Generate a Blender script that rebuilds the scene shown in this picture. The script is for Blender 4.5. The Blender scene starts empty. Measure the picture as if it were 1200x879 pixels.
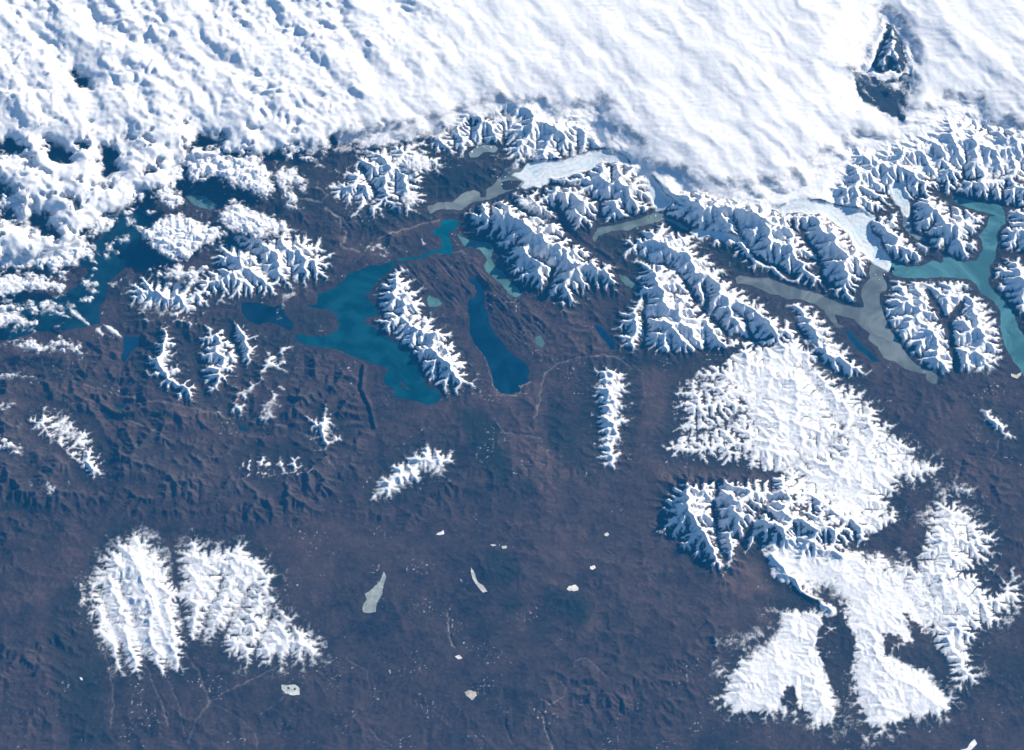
# Mountains, lakes, glaciers and clouds seen obliquely from orbit.  1 unit = 1 km.
import bpy, math, time
import numpy as np
from mathutils import Vector, Matrix
T0 = time.time()
SC = bpy.context.scene
# ------------------------------------------------------------------ camera
TILT = math.radians(35.0); DIST = 488.0; KPX = 0.14 / DIST
CY, CZ = -DIST * math.sin(TILT), DIST * math.cos(TILT)
cam_d = bpy.data.cameras.new('camera'); cam = bpy.data.objects.new('camera', cam_d)
SC.collection.objects.link(cam); SC.camera = cam
cam.location = (0, CY, CZ); cam.rotation_euler = (TILT, 0, 0)
cam_d.sensor_width = 36.0; cam_d.sensor_fit = 'HORIZONTAL'
cam_d.lens = 36.0 / (1200 * KPX); cam_d.clip_start = 1.0; cam_d.clip_end = 6000.0
# ------------------------------------------------------------------ sky, sun, exposure
SUN_EL = math.radians(22.0); SUN_AZ = math.radians(35.0)   # azimuth counted from +X towards +Y
world = bpy.data.worlds.new('World'); SC.world = world; world.use_nodes = True
wn = world.node_tree.nodes; wl = world.node_tree.links; wn.clear()
sky = wn.new('ShaderNodeTexSky'); sky.sky_type = 'NISHITA'; sky.sun_disc = False; sky.dust_density = 0.0; sky.ozone_density = 3.0
sky.sun_elevation = SUN_EL; sky.sun_rotation = math.radians(90) - SUN_AZ
bg = wn.new('ShaderNodeBackground'); bg.inputs['Strength'].default_value = 0.05
wo = wn.new('ShaderNodeOutputWorld'); wl.new(sky.outputs[0], bg.inputs[0]); wl.new(bg.outputs[0], wo.inputs[0])
sun_d = bpy.data.lights.new('sun', 'SUN'); sun_d.energy = 5.0; sun_d.angle = math.radians(0.5); sun_d.color = (1.0, 0.905, 0.77)
sun = bpy.data.objects.new('sun', sun_d); SC.collection.objects.link(sun)
sdir = Vector((math.cos(SUN_EL) * math.cos(SUN_AZ), math.cos(SUN_EL) * math.sin(SUN_AZ), math.sin(SUN_EL)))
sun.rotation_euler = sdir.to_track_quat('Z', 'Y').to_euler(); sun.location = (120, 60, 90)
SC.view_settings.view_transform = 'Standard'; SC.view_settings.look = 'None'
SC.view_settings.exposure = 1.2; SC.view_settings.gamma = 1.0
SC.cycles.max_bounces = 6; SC.cycles.diffuse_bounces = 2; SC.cycles.transparent_max_bounces = 16; SC.cycles.volume_bounces = 0
#==NUMPY
# ------------------------------------------------------------------ pixel <-> place
ST, CT = math.sin(TILT), math.cos(TILT)
def ground(u, v, z=0.0):
    a = (np.asarray(u, float) - 600) * KPX; b = (439.5 - np.asarray(v, float)) * KPX
    s = (CZ - z) / (CT - b * ST)
    return s * a, CY + s * (ST + b * CT)
def project(x, y, z=0.0):
    dy = y - CY; dz = z - CZ
    dep = dy * ST - dz * CT; up = dy * CT + dz * ST
    return 600 + x / dep / KPX, 439.5 - up / dep / KPX
def Z(ox, oy, sc, pts):          # points read in an enlarged crop
    return [(ox + x / sc, oy + y / sc) for x, y in pts]
def c3(ox, oy, pts): return Z(ox, oy, 3.663, pts)
def c0(ox, oy, pts): return Z(ox, oy, 3.0, pts)
def c9(pts): return Z(920, 180, 3.925, pts)
def c8(pts): return Z(80, 600, 3.434, pts)
# ------------------------------------------------------------------ noise
def _hash(ix, iy, seed):
    h = (ix.astype(np.uint32) * np.uint32(374761393) + iy.astype(np.uint32) * np.uint32(668265263) + np.uint32((seed * 974634777) & 0xffffffff))
    h = (h ^ (h >> np.uint32(13))) * np.uint32(1274126177)
    return (h ^ (h >> np.uint32(16)))
_ga = np.linspace(0, 2 * np.pi, 256, endpoint=False).astype(np.float32); _GX, _GY = np.cos(_ga), np.sin(_ga)
def perlin(x, y, seed=0):
    x = np.asarray(x, np.float32); y = np.asarray(y, np.float32)
    fx = np.floor(x); fy = np.floor(y); ix = fx.astype(np.int32); iy = fy.astype(np.int32)
    x = x - fx; y = y - fy
    u = x * x * x * (x * (x * 6 - 15) + 10); v = y * y * y * (y * (y * 6 - 15) + 10)
    def g(dx, dy):
        k = (_hash(ix + dx, iy + dy, seed) & np.uint32(255)).astype(np.int32)
        return _GX[k] * (x - dx) + _GY[k] * (y - dy)
    a = g(0, 0); b = g(1, 0); c = g(0, 1); d = g(1, 1)
    return (a + u * (b - a) + v * ((c + u * (d - c)) - (a + u * (b - a)))) * 1.5
def fbm(x, y, octv=5, seed=0, gain=0.5, ridge=False):
    r = 0; a = 1.0; t = 0
    for i in range(octv):
        n = perlin(x * 2 ** i + 17.3 * i, y * 2 ** i - 9.1 * i, seed + i)
        if ridge: n = 1 - 2 * np.abs(n)
        r = r + a * n; t += a; a *= gain
    return r / t
def sst(x, a=0.0, b=1.0):
    t = np.clip((x - a) / (b - a), 0, 1); return t * t * (3 - 2 * t)
def sdf(poly, U, V, margin=30.0, far=-60.0):
    """signed distance in pixels to a polygon (inside positive), only evaluated near it"""
    P = np.array(poly, float); lo = P.min(0) - margin; hi = P.max(0) + margin
    m = (U > lo[0]) & (U < hi[0]) & (V > lo[1]) & (V < hi[1])
    out = np.full(U.shape, far, np.float32)
    if not m.any(): return out
    x = U[m].astype(np.float32); y = V[m].astype(np.float32)
    d2 = np.full(x.shape, 1e9, np.float32); ins = np.zeros(x.shape, bool)
    for i in range(len(P)):
        x0, y0 = P[i]; x1, y1 = P[(i + 1) % len(P)]
        ex, ey = x1 - x0, y1 - y0; L = ex * ex + ey * ey + 1e-9
        t = np.clip(((x - x0) * ex + (y - y0) * ey) / L, 0, 1)
        d2 = np.minimum(d2, (x - x0 - t * ex) ** 2 + (y - y0 - t * ey) ** 2)
        c = (y0 > y) != (y1 > y)
        if y1 != y0: ins ^= c & (x < x0 + (y - y0) * (x1 - x0) / (y1 - y0))
    d = np.sqrt(d2); out[m] = np.maximum(np.where(ins, d, -d), far)
    return out
def ldist(line, U, V, far=60.0):
    """distance in pixels to a polyline"""
    P = np.array(line, float); lo = P.min(0) - 25; hi = P.max(0) + 25
    out = np.full(U.shape, far, np.float32)
    m = (U > lo[0]) & (U < hi[0]) & (V > lo[1]) & (V < hi[1])
    if not m.any(): return out
    x = U[m].astype(np.float32); y = V[m].astype(np.float32); d2 = np.full(x.shape, 1e9, np.float32)
    for i in range(len(P) - 1):
        x0, y0 = P[i]; ex, ey = P[i + 1] - P[i]; L = ex * ex + ey * ey + 1e-9
        t = np.clip(((x - x0) * ex + (y - y0) * ey) / L, 0, 1)
        d2 = np.minimum(d2, (x - x0 - t * ex) ** 2 + (y - y0 - t * ey) ** 2)
    out[m] = np.minimum(np.sqrt(d2), far); return out
def blur(a, s):
    r = max(1, int(3 * s)); k = np.exp(-0.5 * (np.arange(-r, r + 1) / s) ** 2); k = (k / k.sum()).astype(np.float32)
    n0, n1 = a.shape
    if r > 5:
        fy = np.fft.rfftfreq(n1 + 2 * r)[None, :]; fx = np.fft.fftfreq(n0 + 2 * r)[:, None]
        p = np.pad(a, r, mode='edge')
        return np.fft.irfft2(np.fft.rfft2(p) * np.exp(-2 * np.pi ** 2 * s * s * (fx ** 2 + fy ** 2)), p.shape)[r:-r, r:-r].astype(np.float32)
    p = np.pad(a, ((r, r), (0, 0)), mode='edge'); b = sum(k[i] * p[i:i + n0] for i in range(2 * r + 1))
    p = np.pad(b, ((0, 0), (r, r)), mode='edge'); return sum(k[i] * p[:, i:i + n1] for i in range(2 * r + 1))
def resize(a, sh):
    n0, n1 = a.shape
    y = np.linspace(0, n0 - 1, sh[0]); x = np.linspace(0, n1 - 1, sh[1])
    y0 = np.minimum(y.astype(int), n0 - 2); x0 = np.minimum(x.astype(int), n1 - 2)
    fy = (y - y0)[:, None].astype(np.float32); fx = (x - x0)[None, :].astype(np.float32)
    r0 = a[y0]; r1 = a[y0 + 1]; r = r0 + fy * (r1 - r0)
    q0 = r[:, x0]; q1 = r[:, x0 + 1]
    return (q0 + fx * (q1 - q0)).astype(np.float32)
# ------------------------------------------------------------------ traced outlines (photograph pixels)
LAKES = [  # label, outline, colour, streak colour
 ('large teal lake in the centre left, widening and bending below the narrow snowy ridge', c3(340, 240, [(450,238),(400,255),(340,262),(300,280),(245,300),(230,330),(200,350),(150,375),(115,385),(120,410),(110,430),(60,432),(100,445),(170,450),(200,470),(208,500),(205,540),(160,560),(100,565),(50,555),(20,560),(30,585),(80,605),(150,612),(215,625),(290,660),(350,680),(415,700),(420,715),(398,740),(405,765),(445,790),(445,825),(500,835),(545,845),(590,860),(635,850),(650,825),(630,795),(590,785),(570,750),(555,710),(540,670),(500,620),(440,585),(400,555),(360,525),(325,510),(318,490),(350,480),(385,475),(370,440),(335,410),(322,385),(350,370),(360,345),(385,320),(420,290),(450,260)]), (0.001, 0.072, 0.100)),
 ('small dark blue lake just left of the large teal lake', [(283,356),(292,354),(312,357),(320,360),(330,357),(334,368),(344,380),(340,388),(326,380),(314,378),(303,381),(291,376),(283,366)], (0.001, 0.026, 0.052)),
 ('bright turquoise lake above the striped dark hills, shaped like a boot', c3(340, 240, [(655,65),(720,65),(722,90),(700,112),(678,120),(690,160),(700,195),(690,212),(655,215),(640,205),(600,212),(570,232),(520,237),(462,243),(460,233),(520,224),(558,224),(565,215),(600,198),(640,190),(655,170),(648,140),(620,125),(605,112),(640,98)]), (0.001, 0.140, 0.185)),
 ('grey green winding lake at the foot of the jagged snowy massif', c3(340, 240, [(715,120),(740,140),(790,155),(850,160),(875,185),(860,230),(872,245),(880,265),(905,280),(930,310),(950,340),(975,355),(992,385),(970,400),(935,380),(905,340),(870,310),(840,285),(830,260),(850,240),(835,215),(810,190),(785,180),(755,185),(740,165),(720,140)]), (0.090, 0.200, 0.180)),
 ('deep blue smooth lake narrow at its top and broad at its bottom end', c3(340, 240, [(765,310),(800,320),(825,345),(835,370),(833,440),(850,460),(852,500),(870,545),(910,590),(940,630),(990,665),(1020,690),(1028,720),(1015,745),(1030,755),(1000,772),(980,775),(990,800),(950,813),(905,808),(875,780),(868,740),(855,700),(835,650),(800,610),(780,580),(770,540),(770,480),(762,455),(765,410),(790,400),(803,375),(790,345),(760,325)]), (0.001, 0.038, 0.080)),
 ('small grey green lake between the snowy ridge and the deep blue lake', c3(340, 240, [(600,385),(610,397),(640,405),(655,425),(640,435),(600,437),(590,420),(588,400)]), (0.095, 0.220, 0.205)),
 ('little green pond right of the deep blue lake', c0(400, 293, [(680,305),(700,300),(715,330),(705,345),(685,330)]), (0.085, 0.180, 0.160)),
 ('thin dark blue lake left of the big snowy range, in the brown plain', c0(400, 293, [(885,262),(915,270),(940,300),(958,320),(960,350),(945,352),(930,320),(905,295)]), (0.001, 0.030, 0.090)),
 ('small grey green lake in the valley under the long snowy spur', c0(400, 293, [(975,85),(1000,90),(1040,125),(1038,142),(1010,130),(985,110)]), (0.10, 0.165, 0.155)),
 ('milky grey lake that ends at the front of the long pale glacier', c3(460, 140, [(150,375),(190,358),(265,352),(305,315),(345,303),(372,310),(378,335),(400,335),(402,300),(430,285),(470,235),(478,215),(520,200),(570,215),(585,290),(520,300),(460,325),(430,338),(400,345),(345,352),(320,375),(290,388),(240,385),(195,388),(160,405)]), (0.190, 0.220, 0.205)),
 ('small icy grey lake with white floes up by the cloud edge', c3(460, 140, [(325,145),(350,125),(390,108),(430,110),(455,125),(440,140),(390,140),(365,160),(335,163)]), (0.200, 0.250, 0.240)),
 ('narrow olive grey lake across the valley below the small blue glacier', c3(700, 220, [(-10,235),(5,205),(60,185),(130,183),(180,165),(250,150),(280,138),(330,155),(385,185),(395,175),(355,152),(300,128),(280,112),(240,108),(200,128),(120,150),(50,165),(0,175),(-20,215)]), (0.150, 0.195, 0.175)),
 ('long grey lake arm curving round to a blunt end in the brown plain', [(861,325),(866.5,323),(875,324),(883,326)] + c3(900, 300, [(0,92),(50,115),(130,140),(210,160),(270,185),(330,212),(385,222),(415,220),(405,190),(400,150),(415,120),(440,95),(432,70),(440,40),(480,30),(530,60),(490,75),(510,125),(505,145),(478,165),(480,200),(500,260),(520,310),(560,365),(600,430),(640,470),(700,495),(728,510),(725,548),(700,548),(680,530),(678,505),(640,500),(590,485),(540,450),(500,440),(470,390),(430,360),(440,330),(400,305),(370,270),(285,250),(300,290),(330,305),(300,310),(270,280),(240,235),(200,205),(130,185),(90,185),(50,170),(0,160)]) + [(888,337),(875,333),(864,332)], (0.150, 0.172, 0.165)),
 ('thin dark teal lake in the brown land beside the long grey lake arm', c3(900, 300, [(330,325),(350,325),(385,365),(420,400),(460,435),(478,455),(455,458),(420,425),(385,400),(350,360)]), (0.001, 0.050, 0.095)),
 ('teal fjord lake branching between steep snowy mountains at the right edge', c9([(770,195),(800,200),(850,215),(920,230),(990,235),(1010,270),(1015,320),(985,345),(970,380),(980,410),(970,440),(965,490),(940,520),(945,560),(930,580),(950,620),(1000,670),(1040,720),(1060,760),(1075,810),(1099,840),(1140,870),(1140,1090),(1085,1000),(1040,940),(1008,880),(990,800),(990,725),(960,680),(900,640),(880,600),(850,580),(770,568),(600,575),(540,570),(510,565),(480,545),(470,500),(500,500),(560,520),(620,520),(680,490),(720,505),(730,495),(720,460),(760,480),(820,500),(880,490),(910,440),(905,400),(890,380),(930,330),(940,290),(980,292),(940,275),(880,262),(830,245),(790,230),(770,215)]), (0.065, 0.180, 0.195)),
 ('small grey side lake between two snowy spurs, with floating ice at its head', c9([(540,245),(575,245),(580,300),(585,370),(640,385),(650,405),(610,395),(570,370),(540,330)]), (0.150, 0.200, 0.210)),
 ('dark teal sound half hidden by the cloud banks at the left edge', c3(0, 160, [(-280,690),(60,680),(160,700),(260,690),(330,640),(390,570),(340,560),(350,500),(430,440),(460,380),(380,330),(370,290),(450,290),(560,340),(600,290),(650,330),(655,400),(630,440),(600,455),(690,520),(640,575),(540,560),(470,620),(455,690),(425,740),(430,800),(385,815),(280,830),(160,835),(60,870),(-280,900)]), (0.003, 0.042, 0.070)),
 ('pale green lake seen through a gap in the clouds at the upper left', c3(0, 160, [(790,250),(880,255),(940,300),(900,315),(830,295)]), (0.100, 0.210, 0.210)),
 ('dark blue lake left of the first snowy brown hill', c3(0, 340, [(530,200),(600,200),(605,230),(570,260),(530,315),(520,290),(530,250)]), (0.001, 0.035, 0.085)),
 ('tiny dark pond in the left plain, the upper of two', c3(0, 340, [(480,475),(495,486),(520,492),(545,490),(530,505),(510,512),(495,500)]), (0.010, 0.050, 0.070)),
 ('tiny dark pond in the left plain, the lower of two', c3(0, 340, [(440,530),(460,534),(475,545),(465,556),(445,545)]), (0.010, 0.045, 0.060)),
 ('small dark lake under the two ribbed hills of the left plain', c3(200, 340, [(285,575),(310,583),(342,595),(325,608),(298,602)]), (0.003, 0.035, 0.070)),
]
RIMS = [([(783,228),(815,236),(850,248),(890,260),(930,278)], .95, 5), ([(570,238),(600,258),(640,296),(680,310),(715,325)], .4, 6), ([(760,275),(800,300),(840,335),(880,370),(925,392)], .45, 6), ([(468,335),(500,380),(528,418),(540,440)], .4, 5),
 ([(708,435),(712,470),(712,520)], .3, 4), ([(150,645),(160,668),(178,700),(195,745)], .35, 11), ([(230,655),(270,650),(310,690),(350,745)], .2, 9), ([(800,590),(850,585),(880,610),(930,630),(985,650)], .6, 6), ([(905,650),(940,690),(975,715)], .5, 5), ([(920,575),(950,580),(990,610)], .4, 5)]
VALLEYS = [[(1083,335),(1095,352),(1108,375),(1114,398),(1122,440)], [(1131,354),(1118,368),(1108,378)], [(738,302),(763,305),(790,316),(804,329),(817,354),(836,373),(853,395),(885,397)], [(826,337),(828,362),(850,389)], [(875,373),(880,395)], [(755,350),(757,384),(749,424)],
 [(624,304),(651,317),(640,345)], [(651,249),(667,274),(692,293),(712,305)], [(1036,640),(1060,690),(1085,740),(1108,785)], [(940,272),(958,300),(971,335)], [(140,680),(162,740),(176,800)], [(186,700),(190,750),(206,800)], [(118,690),(135,740),(150,790)], [(262,675),(240,735),(222,775)], [(300,680),(262,735),(250,780)], [(320,720),(300,760),(295,790)],
 [(940,430),(962,460),(985,500)], [(890,470),(850,500),(780,515)], [(1000,500),(960,530),(905,556)], [(595,232),(615,250),(650,262)], [(1060,255),(1075,290),(1090,310)], [(860,262),(885,300),(930,325)], [(425,200),(440,225),(430,250)], [(260,275),(300,300),(320,330)], [(900,590),(880,620),(868,650)], [(840,570),(838,610),(850,660)], [(218,400),(228,440),(240,470)], [(268,380),(280,410),(282,450)]]
MOTTLE = [([(735,285),(800,265),(870,340),(935,398),(860,430),(720,410)], .9), ([(780,450),(850,430),(880,470),(890,530),(860,560),(770,550)], 2.3), ([(900,540),(1000,560),(960,620),(900,600)], .9), ([(940,470),(1040,500),(1000,560),(930,530)], .8), ([(900,640),(1000,640),(1080,700),(1040,760),(960,700)], .8), ([(390,190),(440,175),(500,175),(510,240),(440,250)], 1.0), ([(210,640),(300,640),(380,770),(300,780),(220,730)], .9), ([(850,740),(900,720),(900,840),(840,840)], .7), ([(930,580),(1060,560),(1060,640),(960,660)], .9), ([(765,555),(880,560),(915,620),(900,680),(770,680)], 2.2), ([(1050,560),(1200,600),(1200,700),(1160,800),(1100,800),(1040,680)], .7), ([(930,640),(1060,640),(1080,700),(1000,690)], .35), ([(960,700),(1010,700),(1010,800),(960,800)], .8), ([(440,310),(560,460),(500,470),(440,380)], .9), ([(690,420),(740,420),(740,560),(690,560)], 1.0), ([(560,220),(740,190),(760,260),(730,360),(560,330)], .6), ([(30,470),(130,470),(130,580),(30,580)], .9), ([(440,510),(560,510),(560,590),(440,590)], .6), ([(150,380),(340,360),(340,560),(150,560)], 1.0), ([(340,480),(420,480),(420,560),(280,590),(240,530)], 1.0)]
ISLES = [c3(460, 140, [(465,268),(490,262),(540,262),(565,270),(530,295),(490,305),(470,295)]), c3(340, 240, [(465,760),(480,762),(515,798),(500,796),(475,780)])]
LAKE_Z = 0.10
HILLS = [([(-120,400),(60,440),(150,390),(150,330),(290,385),(345,400),(420,440),(440,520),(380,600),(250,620),(120,600),(-120,580)], .8), ([(400,560),(420,500),(540,500),(560,560),(480,620),(420,620)], .4),
 ([(560,330),(620,320),(700,360),(740,420),(700,440),(640,420),(600,380)], .35), ([(200,180),(400,180),(480,230),(470,290),(390,280),(250,260)], .45), ([(480,180),(600,190),(590,230),(500,250)], .35), ([(540,500),(700,560),(760,640),(700,740),(560,720),(500,600)], .22), ([(640,640),(840,660),(860,760),(780,860),(640,820)], .3), ([(1000,440),(1200,440),(1200,700),(1150,660),(1080,560)], .22), ([(-100,600),(100,600),(110,860),(-100,860)], .3)]
# label, outline, height km, snow offset px (how far inside the outline the snow begins; 99 none), smoothness 0..1
MASSIFS = [
 ('narrow snow topped ridge between the large teal lake and the deep blue lake', [(458,318),(468,318),(480,328),(490,342),(496,362),(511,382),(528,398),(538,413),(548,433),(555,452),(536,458),(508,450),(488,430),(468,412),(450,390),(444,362),(446,338)], 1.35, 4, 0.1),
 ('jagged snowy massif with blue shaded walls above the grey green winding lake', c3(460, 140, [(350,410),(450,345),(530,335),(600,340),(660,385),(720,460),(770,520),(840,570),(900,620),(960,680),(965,710),(860,720),(790,760),(760,790),(700,760),(660,730),(600,710),(540,680),(490,630),(480,560),(440,500),(380,480),(345,440)]), 2.7, 3, 0.0),
 ('middle snowy massif right of the jagged one, cut by a narrow valley', c3(460, 140, [(600,315),(690,290),(760,295),(820,310),(870,360),(885,410),(850,465),(790,470),(740,430),(700,395),(650,365)]), 2.2, 3, 0.0),
 ('snowy massif wedged between the long glacier and the olive grey lake', c3(460, 140, [(690,260),(760,245),(830,235),(880,195),(960,185),(1040,210),(1080,250),(1100,330),(1099,395),(1000,425),(920,445),(885,400),(880,340),(800,295),(730,280)]), 2.2, 3, 0.0),
 ('broad speckled snowy mountain at the upper left of the river flats', c3(360, 120, [(110,370),(170,325),(200,295),(210,240),(270,205),(380,190),(470,195),(540,230),(560,270),(510,310),(495,360),(495,430),(430,470),(340,450),(280,480),(210,445),(140,420)]), 1.5, 3, 0.15),
 ('long snowy range of many spurs in the centre right, above the plateau', [(735,285),(755,270),(778,262),(798,270),(822,292),(840,312),(858,330),(880,348),(905,365),(922,378),(935,398),(905,408),(880,400),(860,408),(850,420),(815,415),(785,418),(762,408),(735,410),(722,400),(725,375),(748,352),(742,330),(748,312),(732,300)], 1.7, 3, 0.0),
 ('row of snowy spurs with blue shaded faces below the great icefield', c3(700, 220, [(280,110),(350,60),(380,30),(460,40),(560,70),(650,90),(720,110),(820,140),(850,200),(900,260),(910,290),(870,300),(920,340),(955,400),(860,390),(780,365),(700,330),(620,285),(560,240),(480,205),(410,185),(370,165),(360,140),(300,125)]), 2.3, 0, 0.1),
 ('pointed snowy mountain beside the wide glacier front', c9([(110,300),(160,290),(250,340),(290,380),(350,450),(400,510),(410,570),(370,560),(340,610),(310,670),(250,650),(200,580),(160,520),(130,470),(120,420),(60,370),(20,330),(50,310)]), 1.9, 4, 0.0),
 ('snowy spur between the wide glacier and the small grey side lake', c9([(390,310),(440,300),(520,290),(545,340),(590,390),(640,440),(655,475),(600,513),(520,510),(470,465),(440,385),(400,350)]), 1.5, 4, 0.0),
 ('large snowy block above the teal fjord, right of the small side lake', c9([(600,180),(680,190),(760,240),(850,260),(925,290),(905,350),(875,380),(890,440),(835,490),(760,470),(700,430),(640,380),(590,320),(580,240)]), 1.8, 4, 0.0),
 ('snowy ridge above the head of the teal fjord in the top right', c9([(730,150),(780,100),(900,100),(1000,120),(1099,150),(1300,150),(1300,250),(1000,228),(880,213),(800,192),(740,180)]), 1.8, 5, 0.1),
 ('snowy mountain at the right edge above the bend of the teal fjord', c9([(1025,270),(1100,240),(1300,240),(1300,450),(1100,450),(1000,440),(985,380),(1010,330)]), 1.5, 5, 0.0),
 ('lower snowy mountain at the right edge across the teal fjord', c9([(990,490),(1060,475),(1300,470),(1300,860),(1150,860),(1110,790),(1070,720),(1010,650),(960,590),(960,530)]), 1.6, 7, 0.0),
 ('snow covered mountain with a dark Y shaped valley, ringed by lake arms', c3(900, 300, [(515,140),(560,105),(640,98),(740,96),(830,102),(870,140),(915,200),(975,245),(1000,300),(1000,400),(985,475),(900,500),(830,490),(790,485),(740,502),(660,470),(600,400),(555,350),(515,290),(495,200)]), 1.35, 4, 0.0),
 ('thin snowy ridge between the plateau and the long grey lake arm', c3(900, 300, [(110,215),(170,220),(225,260),(270,340),(330,410),(410,495),(420,515),(350,515),(280,485),(220,420),(185,370),(140,320)]), 1.25, 3, 0.0),
 ('broad white snow plateau in the centre right', [(790,450),(805,438),(845,418),(880,396),(935,392),(960,425),(985,443),(1012,458),(1028,477),(1042,497),(1062,517),(1088,537),(1106,550),(1088,564),(1062,568),(1048,587),(1058,612),(1035,640),(985,630),(930,600),(905,572),(880,549),(830,547),(783,542),(772,522),(790,500),(785,475)], 0.95, 3, 0.35),
 ('craggy snowy peaks with deep blue shadows below the snow plateau', [(776,575),(800,563),(850,558),(900,562),(915,557),(945,572),(985,600),(1030,622),(1010,635),(980,650),(940,655),(915,650),(890,640),(868,650),(850,675),(830,668),(800,645),(776,622)], 2.6, 5, 0.0),
 ('smooth white snowfields spreading in lobes at the lower right', c0(800, 586, [(230,175),(300,120),(400,100),(500,140),(640,150),(700,165),(770,200),(850,240),(880,320),(900,400),(880,500),(890,560),(830,590),(930,680),(952,740),(880,765),(800,775),(740,805),(660,815),(620,740),(590,640),(575,540),(540,590),(530,640),(560,760),(520,805),(470,790),(420,745),(370,745),(300,755),(170,755),(125,700),(150,620),(190,540),(280,500),(330,440),(330,390),(440,370),(540,370),(500,330),(400,330),(280,280)]), 0.80, 1, 0.75),
 ('feathered snowy upland at the right edge, reaching a long tail downward', c0(800, 586, [(830,170),(850,90),(900,25),(980,-5),(1010,0),(1030,55),(1095,115),(1090,200),(1010,240),(1100,330),(1160,290),(1200,360),(1100,440),(1040,450),(1020,560),(1035,650),(985,650),(930,585),(850,500),(800,400),(770,320),(800,250)]), 0.80, 1, 0.3),
 ('brown hill with a white top, the leftmost of the snowy hills by the clouds', c3(0, 340, [(690,165),(745,165),(775,230),(785,330),(810,380),(870,440),(900,485),(820,500),(750,465),(690,425),(630,385),(600,320),(640,250),(680,210)]), 1.25, 13, 0.0),
 ('rounded brown hill capped with twin white snow strips', c3(0, 340, [(850,200),(900,150),(980,130),(1060,140),(1099,200),(1120,300),(1060,345),(980,400),(900,450),(880,420),(850,350),(840,260)]), 1.2, 9, 0.05),
 ('small dark hill with a light dusting right of the twin striped hill', c3(200, 340, [(415,250),(470,230),(515,230),(510,300),(495,350),(410,355),(400,290)]), 0.9, 9, 0.0),
 ('ribbed dark hill, left one of a pair in the left plain', c3(200, 340, [(350,390),(380,400),(350,500),(345,580),(280,565),(190,545),(200,515),(265,490),(300,440)]), 0.85, 13, 0.0),
 ('ribbed dark hill, right one of a pair in the left plain', c3(200, 340, [(425,435),(470,440),(475,500),(450,570),(380,590),(355,570),(385,490)]), 0.85, 13, 0.0),
 ('lone dark hill with a thin snow crest in the left middle', c3(200, 340, [(600,535),(700,525),(735,580),(745,640),(705,695),(650,690),(600,645),(580,570)]), 0.95, 12, 0.0),
 ('low dark hill with snow streaks, above the right snowy dome', c3(200, 340, [(280,720),(370,700),(460,685),(530,710),(600,760),(560,800),(480,815),(400,810),(290,790)]), 0.8, 14, 0.1),
 ('dark horseshoe shaped hill with thin snow at the far left', c3(0, 340, [(110,530),(200,495),(290,500),(350,550),(400,600),(450,680),(460,740),(470,840),(400,840),(330,775),(280,710),(240,670),(190,665),(120,610)]), 0.9, 13, 0.1),
 ('small snowy hill with a dark foot in the middle of the plain', c0(400, 293, [(100,850),(120,790),(200,735),(250,690),(300,670),(400,705),(400,760),(350,800),(300,805),(240,840),(180,885),(100,890)]), 0.85, 8, 0.0),
 ('upright narrow hill with a feathery white crest in the centre', c0(400, 293, [(875,410),(930,395),(1000,405),(1030,470),(1020,540),(1020,600),(1005,700),(975,780),(910,770),(885,650),(875,560),(865,480)]), 0.9, 9, 0.0),
 ('bright feathery snow dome at the lower left, the left one of two', c8([(95,280),(105,240),(190,140),(270,95),(325,115),(375,170),(405,240),(445,330),(460,450),(480,570),(440,640),(380,640),(330,625),(270,650),(205,640),(160,560),(110,480),(95,380)]), 0.62, 4, 0.25),
 ('thinner feathery snow upland at the lower left, the right one of two', c8([(445,250),(445,150),(500,110),(580,155),(700,125),(785,175),(835,250),(810,330),(865,400),(910,460),(1000,510),(1028,590),(900,615),(800,620),(720,625),(640,595),(600,500),(520,535),(475,510),(458,400),(445,330)]), 0.55, 6, 0.15),
 ('little dark hill with a faint snow crest near the right edge', c3(900, 300, [(885,655),(960,645),(1025,680),(1050,750),(1090,810),(1020,800),(950,740)]), 0.7, 13, 0.0),
 ('snowy ridge poking out under the clouds left of the small dark lake', c3(0, 160, [(555,660),(620,620),(760,625),(870,655),(890,700),(800,760),(700,745),(600,730)]), 1.2, 2, 0.1),
 ('wide white massif under the broken clouds at the upper left', c3(150, 100, [(300,850),(380,780),(400,680),(480,655),(600,645),(700,640),(810,665),(860,740),(840,810),(740,840),(620,880),(440,900),(320,900)]), 1.5, 3, 0.15),
 ('rocky snowy crest between two icefield lobes at the top centre', [(490,172),(530,152),(560,138),(620,128),(660,140),(700,152),(704,172),(660,184),(640,194),(603,187),(590,166),(572,173),(540,178),(510,178)], 1.7, 3, 0.1),
 ('cluster of craggy snowy peaks at the upper right under the cloud edge', [(975,225),(990,205),(1005,180),(1040,172),(1085,158),(1110,140),(1150,150),(1200,140),(1260,150),(1260,215),(1200,215),(1165,212),(1130,212),(1100,222),(1070,232),(1040,235),(1010,262),(985,258)], 2.3, 0, 0.3),
 ('lone dark blue peak rising through the cloud deck at the top right', [(1022,82),(1029,66),(1036,50),(1042,34),(1048,48),(1055,60),(1063,78),(1054,88),(1045,83),(1034,90)], 3.0, 0, 0.0),
]
ICEFIELD = [(470,-60),(560,-160),(1400,-160),(1400,200),(1200,170),(1150,160),(1100,170),(1050,190),(1000,205),(985,240),(935,258),(905,258),(890,252),(850,243),(800,233),(785,236),(765,246),(745,215),(720,190),(690,172),(640,150),(590,135),(545,145),(500,160),(440,172),(395,168),(380,150),(420,90)]
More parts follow.
